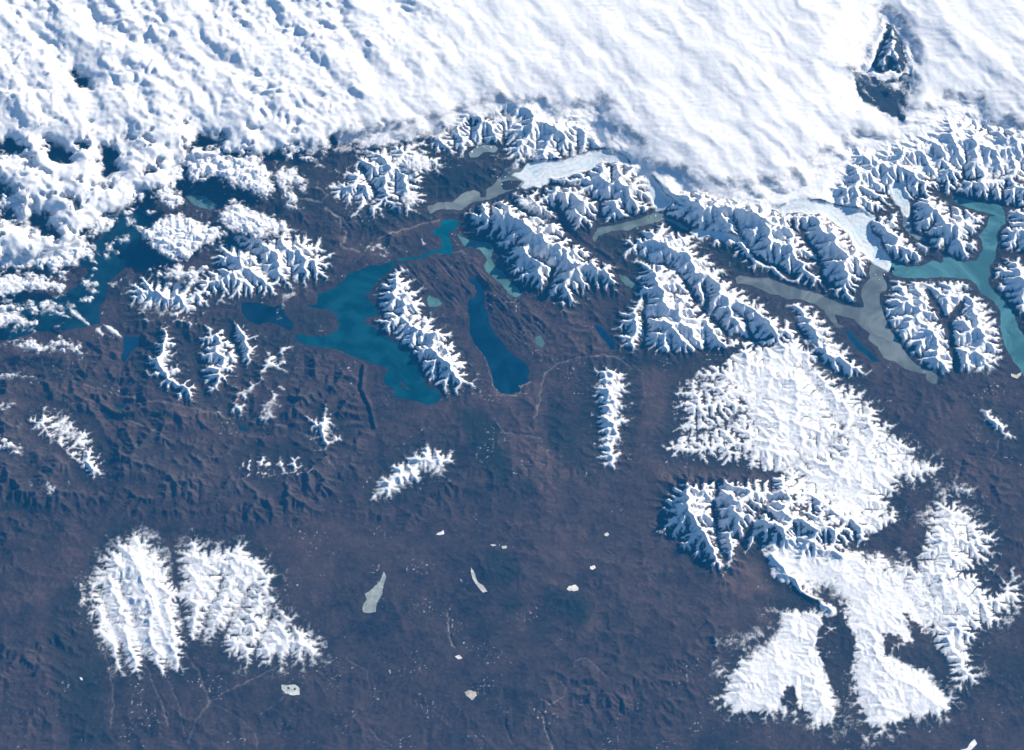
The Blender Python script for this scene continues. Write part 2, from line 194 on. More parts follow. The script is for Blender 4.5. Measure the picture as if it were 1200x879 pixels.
GLACIERS = [
 ('long pale glacier tongue flowing down to the milky grey lake', c3(460, 140, [(500,240),(520,228),(548,225),(565,200),(640,175),(720,172),(790,165),(850,130),(905,125),(990,160),(1030,200),(960,186),(890,192),(830,230),(760,240),(690,250),(660,275),(620,292),(575,300),(545,290),(568,268),(540,255)])),
 ('wide blue white glacier tongue splitting the grey and teal lake arms', c9([(480,545),(440,530),(400,510),(350,450),(290,380),(250,335),(160,288),(60,285),(0,300),(-80,270),(60,220),(160,225),(260,245),(350,265),(415,295),(388,325),(400,355),(440,390),(470,465),(495,495)])),
 ('small bright blue glacier tongue dropping to the olive grey lake', c3(600, 100, [(612,545),(608,500),(575,450),(575,405),(600,395),(630,430),(650,470),(690,500),(680,525),(650,540)])),
 ('thin grey valley glacier below the row of shaded spurs', c3(700, 220, [(400,190),(430,185),(520,195),(600,215),(640,250),(560,230),(500,225),(455,215),(455,235),(430,225)])),
 ('small white glacier tongue at the head of the side lake', c9([(480,190),(500,140),(545,150),(545,200),(575,245),(578,295),(545,290),(530,240),(500,225)])),
]
PONDS = [ # label, outline, colour
 ('pale grey green salt lake, long and pointed at its top, at the lower centre left', c0(400,586,[(148,250),(160,270),(150,300),(145,330),(125,365),(122,395),(100,400),(75,395),(72,375),(90,350),(80,330),(100,320),(125,300),(140,275)]), (.30,.33,.30)),
 ('white and tan salt pan shaped like a slanting comma in the lower centre', c0(400,586,[(455,240),(465,250),(480,290),(500,305),(515,325),(495,328),(480,310),(465,290),(455,265)]), (.58,.56,.52)),
 ('bright cream bean shaped salt pan right of the lower centre', c0(400,586,[(790,320),(800,308),(820,302),(833,312),(832,325),(800,327)]), (.80,.77,.70)),
 ('small round cream salt pan just above the bean shaped one', c0(400,586,[(873,240),(890,235),(897,245),(885,253),(875,250)]), (.75,.71,.64)),
 ('tiny pale salt pan, the highest of three right of the lower centre', c0(400,586,[(922,125),(935,118),(945,128),(935,135),(925,133)]), (.62,.62,.58)),
 ('small white ice covered pond with a pointed left end in the plain centre', c0(400,586,[(330,122),(345,114),(360,105),(362,122),(345,127)]), (.78,.78,.78)),
 ('tiny pale pond, left one of a pair above the dark round patch', c0(400,586,[(522,158),(540,157),(547,163),(528,166)]), (.6,.6,.6)),
 ('tiny pale pond, right one of a pair above the dark round patch', c0(400,586,[(560,165),(580,162),(585,172),(567,176)]), (.5,.52,.5)),
 ('tiny white pond at the end of a dotted line of ponds', c0(400,586,[(398,550),(415,546),(427,556),(410,563)]), (.7,.68,.66)),
 ('small cream salt patch near the bottom centre', c0(400,586,[(430,675),(450,668),(475,675),(478,690),(460,705),(440,690)]), (.46,.42,.36)),
 ('oval pale grey pond with two dark islets, under the right lower left upland', c0(0,586,[(990,650),(1040,650),(1055,665),(1055,685),(1030,690),(1005,682),(990,668)]), (.52,.54,.50)),
 ('white crescent shaped frozen lake at the bottom right corner', c0(800,586,[(960,882),(1000,870),(1015,845),(1028,838),(1037,855),(1020,875),(1000,892)]), (.75,.76,.74)),
 ('cream branching salt pan at the end of the teal fjord lake', c3(900,300,[(1042,500),(1065,507),(1090,494),(1086,512),(1072,525),(1045,515)]), (.60,.55,.45)),
 ('little white frozen pond left of the left feathery snow dome', c0(0,586,[(279,624),(290,625),(293,634),(284,638)]), (.78,.78,.8)),
]
POND_Z = 0.35; PZ = []
SNOWX = [
 [(850,400),(935,392),(955,428),(900,430),(845,428)],
  # extra snow strips and dustings: outline, strength
 c0(800, 586, [(330,390),(440,385),(505,460),(500,560),(520,640),(550,720),(520,790),(470,790),(420,740),(370,740),(300,750),(170,750),(130,700),(155,620),(215,550),(300,560),(350,510),(345,440)]),
 c0(800, 586, [(590,400),(700,400),(780,470),(820,520),(700,470),(700,550),(860,600),(930,680),(950,740),(880,755),(800,765),(740,790),(660,805),(620,740),(595,640),(600,500)]),
]
BARE = [
 [(1000,84),(1036,96),(1066,86),(1060,140),(1044,134),(1012,120)], [(1000,84),(1036,96),(1066,86),(1060,140),(1044,134),(1012,120)],  # first two: snow cut to darken shaded cloud gap; rest: snow free upland rock
 c0(800, 586, [(500,410),(560,405),(605,480),(590,540),(580,650),(560,700),(520,620),(490,560),(460,510)]),
 c0(800, 586, [(700,470),(760,475),(830,520),(890,580),(800,575),(710,545)]),
 c0(800, 586, [(370,650),(400,660),(405,740),(350,720),(345,680)]),
 c0(800, 586, [(780,400),(830,440),(880,560),(900,620),(860,560),(800,470)]),
 [(783,545),(830,548),(880,552),(915,556),(880,560),(850,562),(800,566),(776,572),(760,560)],
 [(870,655),(882,640),(896,655),(905,680),(930,690),(960,705),(935,712),(880,705),(850,700),(845,685)],
 c3(900, 300, [(685,150),(720,190),(755,260),(775,270),(820,215),(835,195),(840,215),(790,290),(785,310),(800,390),(830,480),(810,495),(780,400),(750,300),(700,220)]),
 c0(800, 586, [(700,170),(760,150),(830,190),(850,100),(760,80),(690,110),(640,150)]),
 [(800,415),(860,407),(905,404),(860,412),(850,422),(800,432),(770,440),(745,425),(770,415)],
]
DARK = [ ([(990,78),(1036,90),(1076,80),(1070,146),(1044,140),(1002,126)], 1.0), ([(990,78),(1036,90),(1076,80),(1070,146),(1044,140),(1002,126)], 1.0),  # first two: painted cloud gap shade; then dark wooded or lava ground, painted shade
 (c0(400, 480, [(400,0),(470,0),(560,60),(555,120),(600,160),(610,240),(560,260),(500,200),(450,130)]), .9),
 (c0(400, 480, [(500,500),(560,490),(620,520),(640,580),(570,620),(510,590)]), .8), (c0(400, 480, [(620,250),(680,240),(700,290),(650,310),(620,290)]), .8),
 (c0(400, 480, [(720,620),(800,650),(870,670),(880,740),(840,760),(780,720),(710,670)]), .9), (c0(400, 480, [(730,0),(820,60),(860,170),(900,260),(860,250),(780,170),(720,90)]), .7),
 (c0(400, 480, [(570,650),(650,660),(620,720),(560,720)]), .7), (c0(400, 480, [(650,720),(720,720),(730,820),(660,840)]), .5),
 (c3(340, 240, [(230,20),(420,10),(600,25),(640,60),(560,70),(420,100),(400,130),(330,120),(270,60)]), .8),
 (c3(460, 140, [(130,150),(250,150),(330,200),(460,210),(430,280),(330,300),(250,340),(150,350),(130,260)]), .9),
 (c3(340, 240, [(0,440),(60,440),(170,455),(180,530),(60,540),(0,520)]), .5), (c3(200, 100, [(550,330),(640,440),(700,520),(560,560),(500,480)]), .7),
 (c0(0, 293, [(100,380),(220,400),(300,430),(220,440),(60,420)]), .5), (c0(0, 586, [(0,0),(110,0),(100,40),(0,40)]), .8),  # first: cast shadow of the long double cloud, painted dark
 (c0(0, 586, [(160,330),(330,260),(350,420),(380,880),(240,880),(180,600)]), .5), (c0(0, 586, [(350,120),(450,60),(480,110),(400,180),(330,260),(300,240)]), .8),  # second: shaded left edge of the snow dome, painted dark
 (c3(700, 220, [(450,215),(560,250),(600,300),(740,360),(600,370),(540,330),(480,270)]), .9),
 (c3(700, 220, [(0,210),(120,200),(150,240),(200,290),(190,440),(120,360),(60,290),(0,270)]), .7),
 (c3(740, 260, [(-60,400),(60,400),(60,420),(-40,430)]), .4), (c3(720, 400, [(0,90),(100,100),(250,130),(420,90),(560,60),(400,60),(200,70),(60,40)]), .7),
 (c3(900, 300, [(870,790),(1099,830),(1099,879),(880,879)]), .4), (c0(800, 586, [(1050,500),(1200,560),(1200,700),(1080,600)]), .5),
]
PALE = [   # dry reddish or dusty ground
 (c0(400, 480, [(560,100),(660,80),(740,140),(740,260),(700,280),(640,220),(600,200)]), .5), (c0(400, 480, [(760,420),(860,400),(880,500),(800,580),(760,520)]), .4),
 (c0(400, 480, [(880,650),(960,680),(900,760),(880,860),(850,800)]), .5), ([(860,655),(890,650),(905,690),(870,705),(850,690)], .7),
 (c0(0, 293, [(0,470),(200,470),(420,500),(420,540),(200,560),(0,540)]), .4), (c3(200, 340, [(0,500),(180,500),(200,550),(60,580),(0,560)]), .6),
 (c3(340, 240, [(200,140),(260,150),(430,200),(420,240),(330,240),(200,200)]), .6), (c3(340, 240, [(410,120),(520,85),(640,68),(640,80),(520,110),(420,140)]), .8),
 (c3(340, 240, [(860,800),(1000,815),(1060,760),(1080,820),(1000,860),(880,850)]), .5), (c3(720, 400, [(100,120),(220,130),(240,240),(200,370),(120,360),(100,240)]), .5),
 ([(770,542),(905,552),(905,562),(830,560),(770,566)], .5), (c0(800, 293, [(1000,380),(1100,390),(1060,440),(960,440)]), .4),
 (c0(0, 586, [(0,340),(180,320),(200,330),(60,370),(0,390)]), .5), (c0(400, 480, [(700,570),(800,600),(820,620),(700,620)]), .5),
]
RIVERS_SHADE = [ # pale river beds and shore lines, dark lines and painted shadow where negative: line, width px, strength
 (c0(400, 293, [(680,590),(695,540),(705,470),(720,430),(760,400),(830,380),(900,370),(950,372),(985,385),(1015,410)]), 1.1, .55),
 (c3(340, 240, [(150,15),(190,40),(215,60),(220,90),(240,120),(235,150),(215,170),(240,185),(270,195),(300,200)]), 1.3, .8), (c3(340, 240, [(190,40),(230,60),(240,85),(260,100)]), .8, .6), (c3(150, 100, [(700,480),(830,500),(860,470),(810,440),(820,410)]), .8, .6),
 (c3(340, 240, [(385,150),(415,125),(470,112),(540,90),(600,72),(645,66)]), .9, .9), (c3(340, 240, [(640,212),(700,205),(740,198),(760,212)]), .7, .8),
 (c3(340, 240, [(800,612),(835,650),(850,700),(862,740),(870,785),(900,815),(950,820),(990,808)]), .7, .8), (c3(340, 240, [(975,775),(995,785),(1000,770),(1030,762)]), .8, 1.0),
 (c0(400, 293, [(1050,560),(1070,500),(1060,430),(1020,400)]), .7, .3), (c0(0, 586, [(350,490),(380,570),(400,680),(390,800)]), .8, .5), (c0(0, 586, [(450,480),(520,600),(570,720),(590,790)]), 1.0, .45),
 (c0(0, 586, [(640,530),(700,600),(725,680),(740,710),(690,770),(660,860)]), 1.6, .4), (c0(0, 586, [(740,710),(800,670),(870,640),(950,600),(1010,570)]), 1.1, .4), (c0(0, 586, [(590,630),(630,720),(650,830)]), .8, .5),
 (c0(0, 586, [(740,710),(850,770),(900,820),(905,879)]), 1.1, .25), (c0(0, 586, [(920,750),(990,700),(1010,680)]), .7, .4), (c0(400, 586, [(100,800),(130,840),(180,860)]), .7, .4),
 (c0(400, 586, [(20,560),(90,600),(110,720)]), .6, .3), (c0(400, 586, [(710,760),(715,800),(730,840),(745,879)]), 1.0, 1.0), (c0(400, 586, [(700,700),(740,720),(780,690),(790,660),(770,640)]), .7, .6), (c0(400, 586, [(820,590),(825,565),(860,555),(900,590),(930,620)]), .6, .5),
 (c0(400, 586, [(375,395),(378,460),(385,500),(400,520)]), .8, .9), (c3(900, 300, [(1000,740),(985,830),(960,880)]), .7, .3), (c0(0, 293, [(440,540),(560,530),(700,560),(800,590),(1000,620),(1100,660),(1140,720),(1180,770)]), 1.2, .35),
 (c0(0, 293, [(250,460),(420,510),(480,520)]), 1.0, .3), (c0(0, 293, [(430,590),(560,640),(590,700)]), 1.0, .35), (c0(400, 293, [(540,590),(570,640),(700,660)]), 1.0, .4), (c0(800, 293, [(990,720),(975,780),(965,830)]), .8, -.6), (c0(800, 293, [(1000,720),(1110,740)]), .8, -.5),
 (c3(200, 340, [(815,330),(805,430),(845,500),(865,590)]), 1.3, -.9), (c3(760, 560, [(245,625),(205,670),(145,705)]), .8, -.7), (c0(400, 586, [(580,730),(575,790),(600,850)]), .9, -.6),  # first: escarpment shadow painted as a dark line
]
# ------------------------------------------------------------------ the grid
GX0, GX1, GY0, GY1, DX = -99.0, 99.0, -77.0, 93.0, 0.178
NX = int(round((GX1 - GX0) / DX)) + 1; NY = int(round((GY1 - GY0) / DX)) + 1
def axes(nx, ny):
    X, Y = np.meshgrid(np.linspace(GX0, GX1, nx, dtype=np.float32), np.linspace(GY0, GY1, ny, dtype=np.float32))
    return X, Y
def erode(h, U, fixed, kf, m, dt, n_it, dx):
    ny, nx = h.shape; N = ny * nx; idx = np.arange(N, dtype=np.int32).reshape(ny, nx)
    offs = [(0, 1), (1, 0), (0, -1), (-1, 0), (1, 1), (1, -1), (-1, 1), (-1, -1)]
    fx = fixed.copy(); fx[0] = fx[-1] = True; fx[:, 0] = fx[:, -1] = True
    fl = fx.ravel(); area = float(dx * dx)
    for it in range(n_it):
        best = np.zeros((ny, nx), np.float32); rec = idx.copy(); dist = np.full((ny, nx), dx, np.float32)
        for oy, ox in offs:
            d = dx * math.hypot(oy, ox)
            ys = slice(1, ny - 1); xs = slice(1, nx - 1); yn = slice(1 + oy, ny - 1 + oy); xn = slice(1 + ox, nx - 1 + ox)
            s = (h[ys, xs] - h[yn, xn]) / d; b = best[ys, xs]; w = s > b
            b[w] = s[w]; rec[ys, xs][w] = idx[yn, xn][w]; dist[ys, xs][w] = d
        rec = rec.ravel(); rec[fl] = idx.ravel()[fl]; dist = dist.ravel()
        dep = (rec != idx.ravel()).astype(np.int32); p = rec.copy()
        while True:
            q = p[p]
            if np.array_equal(q, p): break
            dep += dep[p]; p = q
        order = np.argsort(dep.astype(np.int16), kind='stable').astype(np.int32)
        cnt = np.bincount(dep); st = np.concatenate([[0], np.cumsum(cnt)])
        A = np.full(N, area, np.float32)
        for L in range(len(cnt) - 1, 0, -1):
            ii = order[st[L]:st[L + 1]]; np.add.at(A, rec[ii], A[ii])
        hv = h.ravel() + np.where(fl, 0, U.ravel() * dt).astype(np.float32)
        F = (kf.ravel() * dt * A ** m / dist).astype(np.float32)
        for L in range(1, len(cnt)):
            ii = order[st[L]:st[L + 1]]; hv[ii] = (hv[ii] + F[ii] * hv[rec[ii]]) / (1 + F[ii])
        h = hv.reshape(ny, nx)
    return h, A.reshape(ny, nx)
def massif_fields(nx, ny, warp=True):
    X, Y = axes(nx, ny); U, V = project(X, Y, 0.35)
    if warp:
        U = U + 8.0 * fbm(X / 5.0, Y / 5.0, 5, 11, 0.6); V = V + 8.0 * fbm(X / 5.0, Y / 5.0, 5, 12, 0.6)
    return X, Y, U, V
def build_terrain():
    sh4 = (NY // 4 + 1, NX // 4 + 1); sh2 = (NY // 2 + 1, NX // 2 + 1); sh1 = (NY, NX)
    X, Y, U, V = massif_fields(sh2[1], sh2[0])
    MS = [sdf(m[1], U, V, 26) for m in MASSIFS]
    ice = sdf(ICEFIELD, U, V, 60)
    gl = np.maximum.reduce([sdf(g[1], U, V, 20) for g in GLACIERS])
    X, Y, Ur, Vr = massif_fields(sh2[1], sh2[0], False)
    lk = np.maximum.reduce([sdf(l[1], Ur, Vr, 20) for l in LAKES])
    upl = 0.10 + 0.10 * np.clip(fbm(X / 14, Y / 14, 3, 5) + 0.1, 0, 1) * 2
    top = 1 - sst(Vr, 150, 260)
    upl = upl + 0.25 * sst(fbm(X / 9, Y / 9, 3, 8), 0.0, 0.5) * np.clip(top + sst(Ur, 1050, 1180) * 0, 0, 1)
    hill = np.maximum.reduce([k * sst(sdf(p, U, V, 30), -18, 14) for p, k in HILLS])
    upl = upl + hill * 0.6 * (0.35 + 0.9 * np.clip(fbm(X / 5, Y / 3.4, 4, 9, 0.55, True), -.3, 1))
    for m, s in zip(MASSIFS, MS):
        upl = np.maximum(upl, 0.10 + m[2] * (0.22 * sst(s, -22, -3) + 0.38 * sst(s, -7, 6) + 0.40 * sst(s, 0, 20)))
    upl = np.maximum(upl, 0.1 + 0.5 * sst(ice, -3, 4))
    upl = upl * (1 + 0.55 * fbm(X / 5, Y / 5, 3, 41))
    for ln in VALLEYS: upl = upl * (1 - 0.88 * np.exp(-(ldist(ln, U, V) / 3.2) ** 2))
    upl = np.where(lk > 0, 0, upl)
    fixed2 = lk > 1.0
    # valley floors next to the lakes stay low
    kf2 = np.full(sh2, 1.0, np.float32) * np.exp(0.9 * fbm(X / 2.2, Y / 2.2, 3, 31))
    f4 = resize(fixed2.astype(np.float32), sh4) > 0.5
    U4 = resize(upl, sh4); X4, Y4 = axes(sh4[1], sh4[0])
    h = 0.15 * U4 * (1 + fbm(X4 / 1.5, Y4 / 1.5, 4, 21)); h[f4] = 0
    KE, M = 2.2, 0.42
    h, _ = erode(h, U4, f4, resize(kf2, sh4) * KE, M, 0.08, 60, DX * 4)
    h = resize(h, sh2); h = h + np.minimum(h, 3) * 0.16 * fbm(X / 1.1, Y / 1.1, 4, 22, 0.6); h[fixed2] = 0
    h, _ = erode(h, upl, fixed2, kf2 * KE, M, 0.05, 26, DX * 2)
    X1, Y1 = axes(sh1[1], sh1[0])
    h = resize(h, sh1); h = h + np.minimum(h, 3) * 0.12 * fbm(X1 / .55, Y1 / .55, 3, 23, 0.65)
    fixed1 = resize(fixed2.astype(np.float32), sh1) > 0.5; h[fixed1] = 0
    h, A = erode(h, resize(upl, sh1), fixed1, resize(kf2, sh1) * KE, M, 0.03, 22, DX)
    return X1, Y1, h, A, MS, ice, gl, lk
X1, Y1, HE, AR, MS, ICE, GL, LK2 = build_terrain()
def finish_terrain():
    H = HE; sh = H.shape; X, Y = X1, Y1
    sh2 = MS[0].shape
    # bring every massif to its own height
    acc = np.zeros(sh2, np.float32); wt = np.zeros(sh2, np.float32); h2 = resize(H, sh2)
    dome = np.zeros(sh2, np.float32); dw = np.zeros(sh2, np.float32)
    for m, s in zip(MASSIFS, MS):
        p = np.percentile(h2[s > 0], 97); w = sst(s, -16, 3)
        acc += w * math.log(m[2] / p); wt += w
        if m[4] > 0:
            d = m[2] * (0.25 + 0.75 * (1 - np.exp(-np.maximum(s, 0) / 22.0))); k = m[4] * sst(s, -6, 12)
            dome = np.where(k > dw, d, dome); dw = np.maximum(dw, k)
    wi = sst(ICE, -6, 14) * np.clip(1 - wt, 0, 1)
    base = math.log(0.75)
    lf = (acc + np.clip(1 - wt, 0, 1) * base) / np.maximum(wt, 1)
    F = np.exp(resize(blur(lf, 1.5), sh)); h = H * F
    h = h * 0.97 / (0.97 + 0.0)
    D = resize(dome, sh); W = resize(dw, sh)
    rv = 0.25 + 1.1 * sst(fbm(X / 6, Y / 6, 3, 52), -0.35, 0.45)      # some parts rugged, some smooth
    D = D * (1 + 0.10 * fbm(X / 5, Y / 5, 3, 51))
    h = h * (1 - W) + (0.62 * D + 0.38 * blur(h, 6)) * W + rv * W * (0.18 * (h - blur(h, 6)) + 0.5 * (h - blur(h, 2.0)))
    # the icefield: a high, smooth, rolling snow plateau ending in a scarp
    WI = resize(wi, sh); ic = 1.15 + 0.18 * fbm(X / 12, Y / 12, 3, 61) + 0.10 * fbm(X / 2.6, Y / 2.6, 4, 62)
    h = h * (1 - WI) + (ic + 0.10 * (h - blur(h, 8))) * WI
    # the lone peak is a sharp pyramid
    pk = resize(MS[-1], sh); WP = sst(pk, -8, 2); h = h * (1 - WP) + WP * (1.0 + np.maximum(pk + 3, 0) * 0.125 + 0.25 * (h - blur(h, 4)))
    # glaciers: valleys filled with ice, gently sloping
    G = resize(GL, sh); WG = sst(G, -3, 3)
    ws_ = blur(WI, 14); hg = np.minimum(blur(h, 7) * (0.45 + 0.5 * ws_) + 0.05, 0.75 + 0.6 * ws_) + 0.03 * fbm(X / .6, Y / .6, 3, 63)
    h = h * (1 - WG) + hg * WG
    Uq, Vq = project(X, Y, 1.0); Uq = Uq + 5 * fbm(X / 2.5, Y / 2.5, 3, 65); Vq = Vq + 5 * fbm(X / 2.5, Y / 2.5, 3, 66)
    for ln, a_, w_ in RIMS: h = h + a_ * np.exp(-ldist(ln, Uq, Vq) / w_) * (1 - WG)
    # limit slopes a little (scree)
    for _ in range(6):
        for ax in (0, 1):
            d = np.diff(h, axis=ax); lim = 1.25 * DX; e = np.sign(d) * np.maximum(np.abs(d) - lim, 0) * 0.25
            if ax == 0: h[:-1] += e; h[1:] -= e
            else: h[:, :-1] += e; h[:, 1:] -= e
    # fine relief of the plain: old moraines, gullies, hummocks
    U, V = project(X, Y, 0.2)
    wm = np.clip(resize(blur(np.clip(wt, 0, 1), 2), sh), 0, 1)
    q = (1 - wm) * (1 - WG) * (1 - WI)
    h = h + q * (0.16 * fbm(X / 5, Y / 5, 7, 71, 0.62) + 0.030 * fbm(X / 1.1, Y / 0.8, 4, 72, 0.6, True) * sst(fbm(X / 16, Y / 16, 2, 73), -0.2, 0.4)) + 0.05 * q
    # striped glacier scoured hills around the turquoise and blue lakes
    st = np.maximum(sst(sdf(c3(340, 240, [(450,280),(640,220),(780,220),(860,300),(1000,400),(1099,520),(1060,640),(960,600),(860,500),(840,400),(760,390),(700,430),(600,380),(520,340)]), U, V, 20), -8, 8), 0)
    a = math.radians(-52); sx = X * math.cos(a) + Y * math.sin(a); sy = -X * math.sin(a) + Y * math.cos(a)
    h = h + st * 0.24 * fbm(sx / 4.5, sy / 0.8 , 4, 74, 0.55, True)
    # cut-bank canyon west of the teal lake and other incised lines
    for ln, wd, stg in RIVERS_SHADE:
        d = ldist(ln, U, V)
        h = h - abs(stg) * (0.10 if stg > 0 else 0.22) * np.exp(-(d / (wd * 1.6)) ** 2) * (1 - 0.5 * wm)
    rd = ldist(c3(200, 340, [(830,320),(822,430),(855,500),(878,590)]), U, V); h = h + 0.30 * np.exp(-(rd / 2.2) ** 2)
    hb_ = blur(h, 4)
    for p in PONDS:
        q = sdf(p[1], *project(X, Y, POND_Z), 14); z = float(hb_[q > -4].mean()) - 0.03; PZ.append(z)
        h = h + (z - h) * sst(q, -12, -1)
    # lakes
    jx = 2.0 * fbm(X / 1.2, Y / 1.2, 5, 81, 0.62); jy = 2.0 * fbm(X / 1.2, Y / 1.2, 5, 82, 0.62)
    UL, VL = project(X, Y, LAKE_Z); UL = UL + jx; VL = VL + jy
    L = np.maximum.reduce([sdf(l[1], UL, VL, 12, -12) for l in LAKES])
    IS = np.maximum.reduce([sdf(i, UL, VL, 12, -12) for i in ISLES]); L = np.minimum(L, -IS)
    gi = resize(np.maximum.reduce([sdf(g[1], *project(*axes(sh2[1], sh2[0]), 0.15), 20) for g in GLACIERS]), sh)
    L = np.where(gi > 0, np.minimum(L, -gi), L)
    sh_w = -L * 0.14
    up = LAKE_Z + np.clip(sh_w * 0.16, 0, 0.02) + np.maximum(h - 0.10, 0) * sst(sh_w, 0.02, 0.9)
    dn = LAKE_Z - np.clip(L * 0.14 * 0.16, 0, 0.1)
    h = np.where(L > 0, dn, np.maximum(up, LAKE_Z + np.clip(sh_w * 0.16, 0, 0.02)))
    e = np.minimum(np.minimum(X - GX0, GX1 - X), np.minimum(Y - GY0, GY1 - Y))
    h = 0.16 + (h - 0.16) * sst(e, 0.0, 5.0)
    return h.astype(np.float32), L, G, wm, WI, WG
H1, LK, G1, WM, WI, WG = finish_terrain()
def paint():
    sh = H1.shape; X, Y, H = X1, Y1, H1
    U, V = project(X, Y, H); j = fbm(X / 1.2, Y / 1.2, 4, 91); k = fbm(X / 1.2, Y / 1.2, 4, 92)
    Uj = U + 3.5 * j; Vj = V + 3.5 * k
    rel = (H - blur(H, 7)) ; relf = H - blur(H, 2.2)
    sh2 = MS[0].shape
    S = np.full(sh2, -9.0, np.float32)
    h2 = resize(H, sh2)
    for m, s in zip(MASSIFS, MS): S = np.maximum(S, np.clip((s - m[3]) / (8.5 + 7 * m[4]), -9, 0.9 + 1.8 * m[4]) - (0.45 if m[3] >= 8 else 0) + 1.7 * np.clip(h2 / m[2] - 0.40, -.5, .45))
    S = np.maximum(S, np.clip(ICE / 4.0, -9, 3))
    S = resize(S, sh)
    for p in SNOWX: S = np.maximum(S, np.clip((sdf(p, Uj, Vj, 14)) / 4.0, -9, 2.6))
    ch = sst(blur(np.log10(AR), 0.7), -0.7, 1.1)       # valleys run bare into the snow from its edges
    dmw = np.maximum.reduce([sst(q, -14, 2) * min(1, m[4] * 4) for m, q in zip(MASSIFS, MS)]); dmw = resize(dmw, sh)
    S = S + 0.35 * WM * (1 - dmw) + dmw * np.clip(relf * 17, -1.3, 1.4)
    S = S - (0.55 + 0.30 * dmw) * ch * (1 - sst(S, 1.2, 3.4)) * (0.6 + 0.8 * WM)
    fn = 0.5 + 1.5 * fbm(X / .9, Y / .9, 4, 97, .7)
    for p, a in MOTTLE: S = S - a * sst(sdf(p, Uj, Vj, 20), -12, 8) * (0.15 + 0.85 * fn)
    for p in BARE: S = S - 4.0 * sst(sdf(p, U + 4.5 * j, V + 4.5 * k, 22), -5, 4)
    gy_, gx_ = np.gradient(H, DX); sl = np.hypot(gx_, gy_)
    S = S + np.clip(rel * 1.1, -0.6, 0.7) + np.clip(relf * 7, -0.8, 1.1) - 1.2 * sst(sl, 0.65, 1.4) + 0.25 * WM + 0.4 * fbm(X / .5, Y / .5, 3, 93) + 1.7 * fbm(X / 3.2, Y / 3.2, 5, 96, 0.65) - 0.7 * np.clip((gx_ * math.cos(SUN_AZ) + gy_ * math.sin(SUN_AZ)) * -1.0, -.6, .8)
    # the lower a slope, the sooner its snow ends
    S = S + np.clip((H - 0.55) * 0.9, -0.7, 1.0) * WM
    # patches of old snow in the plain
    sp = fbm(X / 0.45, Y / 0.45, 3, 94) - 0.70 + 0.24 * sst(fbm(X / 6, Y / 6, 2, 95), 0.05, .4)
    S = np.maximum(S, np.where(H < 0.6, sp * 3, -9))
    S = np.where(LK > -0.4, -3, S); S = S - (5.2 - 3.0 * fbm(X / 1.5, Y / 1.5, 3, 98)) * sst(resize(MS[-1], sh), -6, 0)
    # ground colour
    n1 = fbm(X / 13, Y / 13, 4, 101); n2 = fbm(X / 3.1, Y / 3.1, 5, 102, 0.6); n3 = fbm(X / .7, Y / .7, 3, 103, 0.6)
    t = np.clip(0.5 + 0.7 * n1 + 0.6 * n2 + 0.35 * n3, 0, 1)[..., None]
    col = (1 - t) * np.array([0.020, 0.021, 0.025]) + t * np.array([0.086, 0.065, 0.062])
    wood_shade = np.array([0.016, 0.026, 0.024]); dust = np.array([0.150, 0.112, 0.096])
    d = np.zeros(sh, np.float32); p_ = np.zeros(sh, np.float32)
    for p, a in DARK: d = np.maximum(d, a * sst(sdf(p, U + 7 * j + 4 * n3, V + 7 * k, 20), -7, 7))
    for p, a in PALE: p_ = np.maximum(p_, a * sst(sdf(p, U + 7 * j, V + 7 * k + 4 * n3, 20), -8, 8))
    d = np.maximum(d, 0.42 * sst(WM, 0.02, 0.6) * sst(0.75 - H, 0, 0.3))      # woods on the lower slopes
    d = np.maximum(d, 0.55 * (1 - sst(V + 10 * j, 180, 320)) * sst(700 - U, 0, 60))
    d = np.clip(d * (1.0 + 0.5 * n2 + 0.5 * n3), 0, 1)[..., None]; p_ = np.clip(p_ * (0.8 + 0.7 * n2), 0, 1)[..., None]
    col = col * (1 - d) + wood_shade * d; col = col * (1 - 0.75 * p_) + dust * 0.75 * p_
    rock = (sst(H, 0.8, 1.4))[..., None]; col = col * (1 - rock) + np.array([0.075, 0.066, 0.066]) * rock
    wash = np.clip(blur(np.log10(AR), 0.6) * 0.42 + 0.05, 0, .55)[..., None] * (1 - WM[..., None]); col = col * (1 - wash) + np.array([0.125, 0.10, 0.092]) * wash
    pkc = np.maximum(sst(resize(MS[-1], sh), -8, 0), sst(sdf([(996,80),(1036,92),(1074,82),(1066,146),(1044,140),(1006,126)], U, V, 20), -6, 2))[..., None]; col = col * (1 - pkc) + np.array([0.030, 0.048, 0.070]) * pkc  # lone peak and cloud gap floor: shade painted in as dark blue-grey
    col = col * np.array([0.77, 0.70, 0.70])
    U2 = U + 3.0 * j; V2 = V + 3.0 * k
    for ln, wd, stg in RIVERS_SHADE:
        w = np.exp(-(ldist(ln, U2, V2) / (0.7 * wd)) ** 2)[..., None] * abs(stg) * (0.62 + 0.6 * n2)[..., None]
        col = col * (1 - w) + (np.array([0.34, 0.30, 0.27]) if stg > 0 else np.array([0.012, 0.018, 0.022])) * w
    w = sst(G1, -1, 1)[..., None]; bd = np.sin(G1 * 1.1 + 6 * fbm(X / 5, Y / 5, 4, 111)) * 0.5 + 0.5; cr = fbm(X / .5, Y / .5, 3, 112, .6)
    ice = np.array([0.70, 0.75, 0.77]) * (1 - 0.12 * bd[..., None] ** 3) + np.array([-0.10, -0.02, 0.01]) * sst(fbm(X / 2.5, Y / 2.5, 3, 113), 0, .4)[..., None]
    mor = sst(bd, 0.93, 1.0)[..., None] * 0.45 * sst(fbm(X / 6, Y / 6, 2, 114), -.1, .3)[..., None]; ice = ice * (1 - mor) + np.array([0.22, 0.22, 0.23]) * mor
    ice = ice * (1 + 0.12 * cr[..., None]); col = col * (1 - w) + ice * w
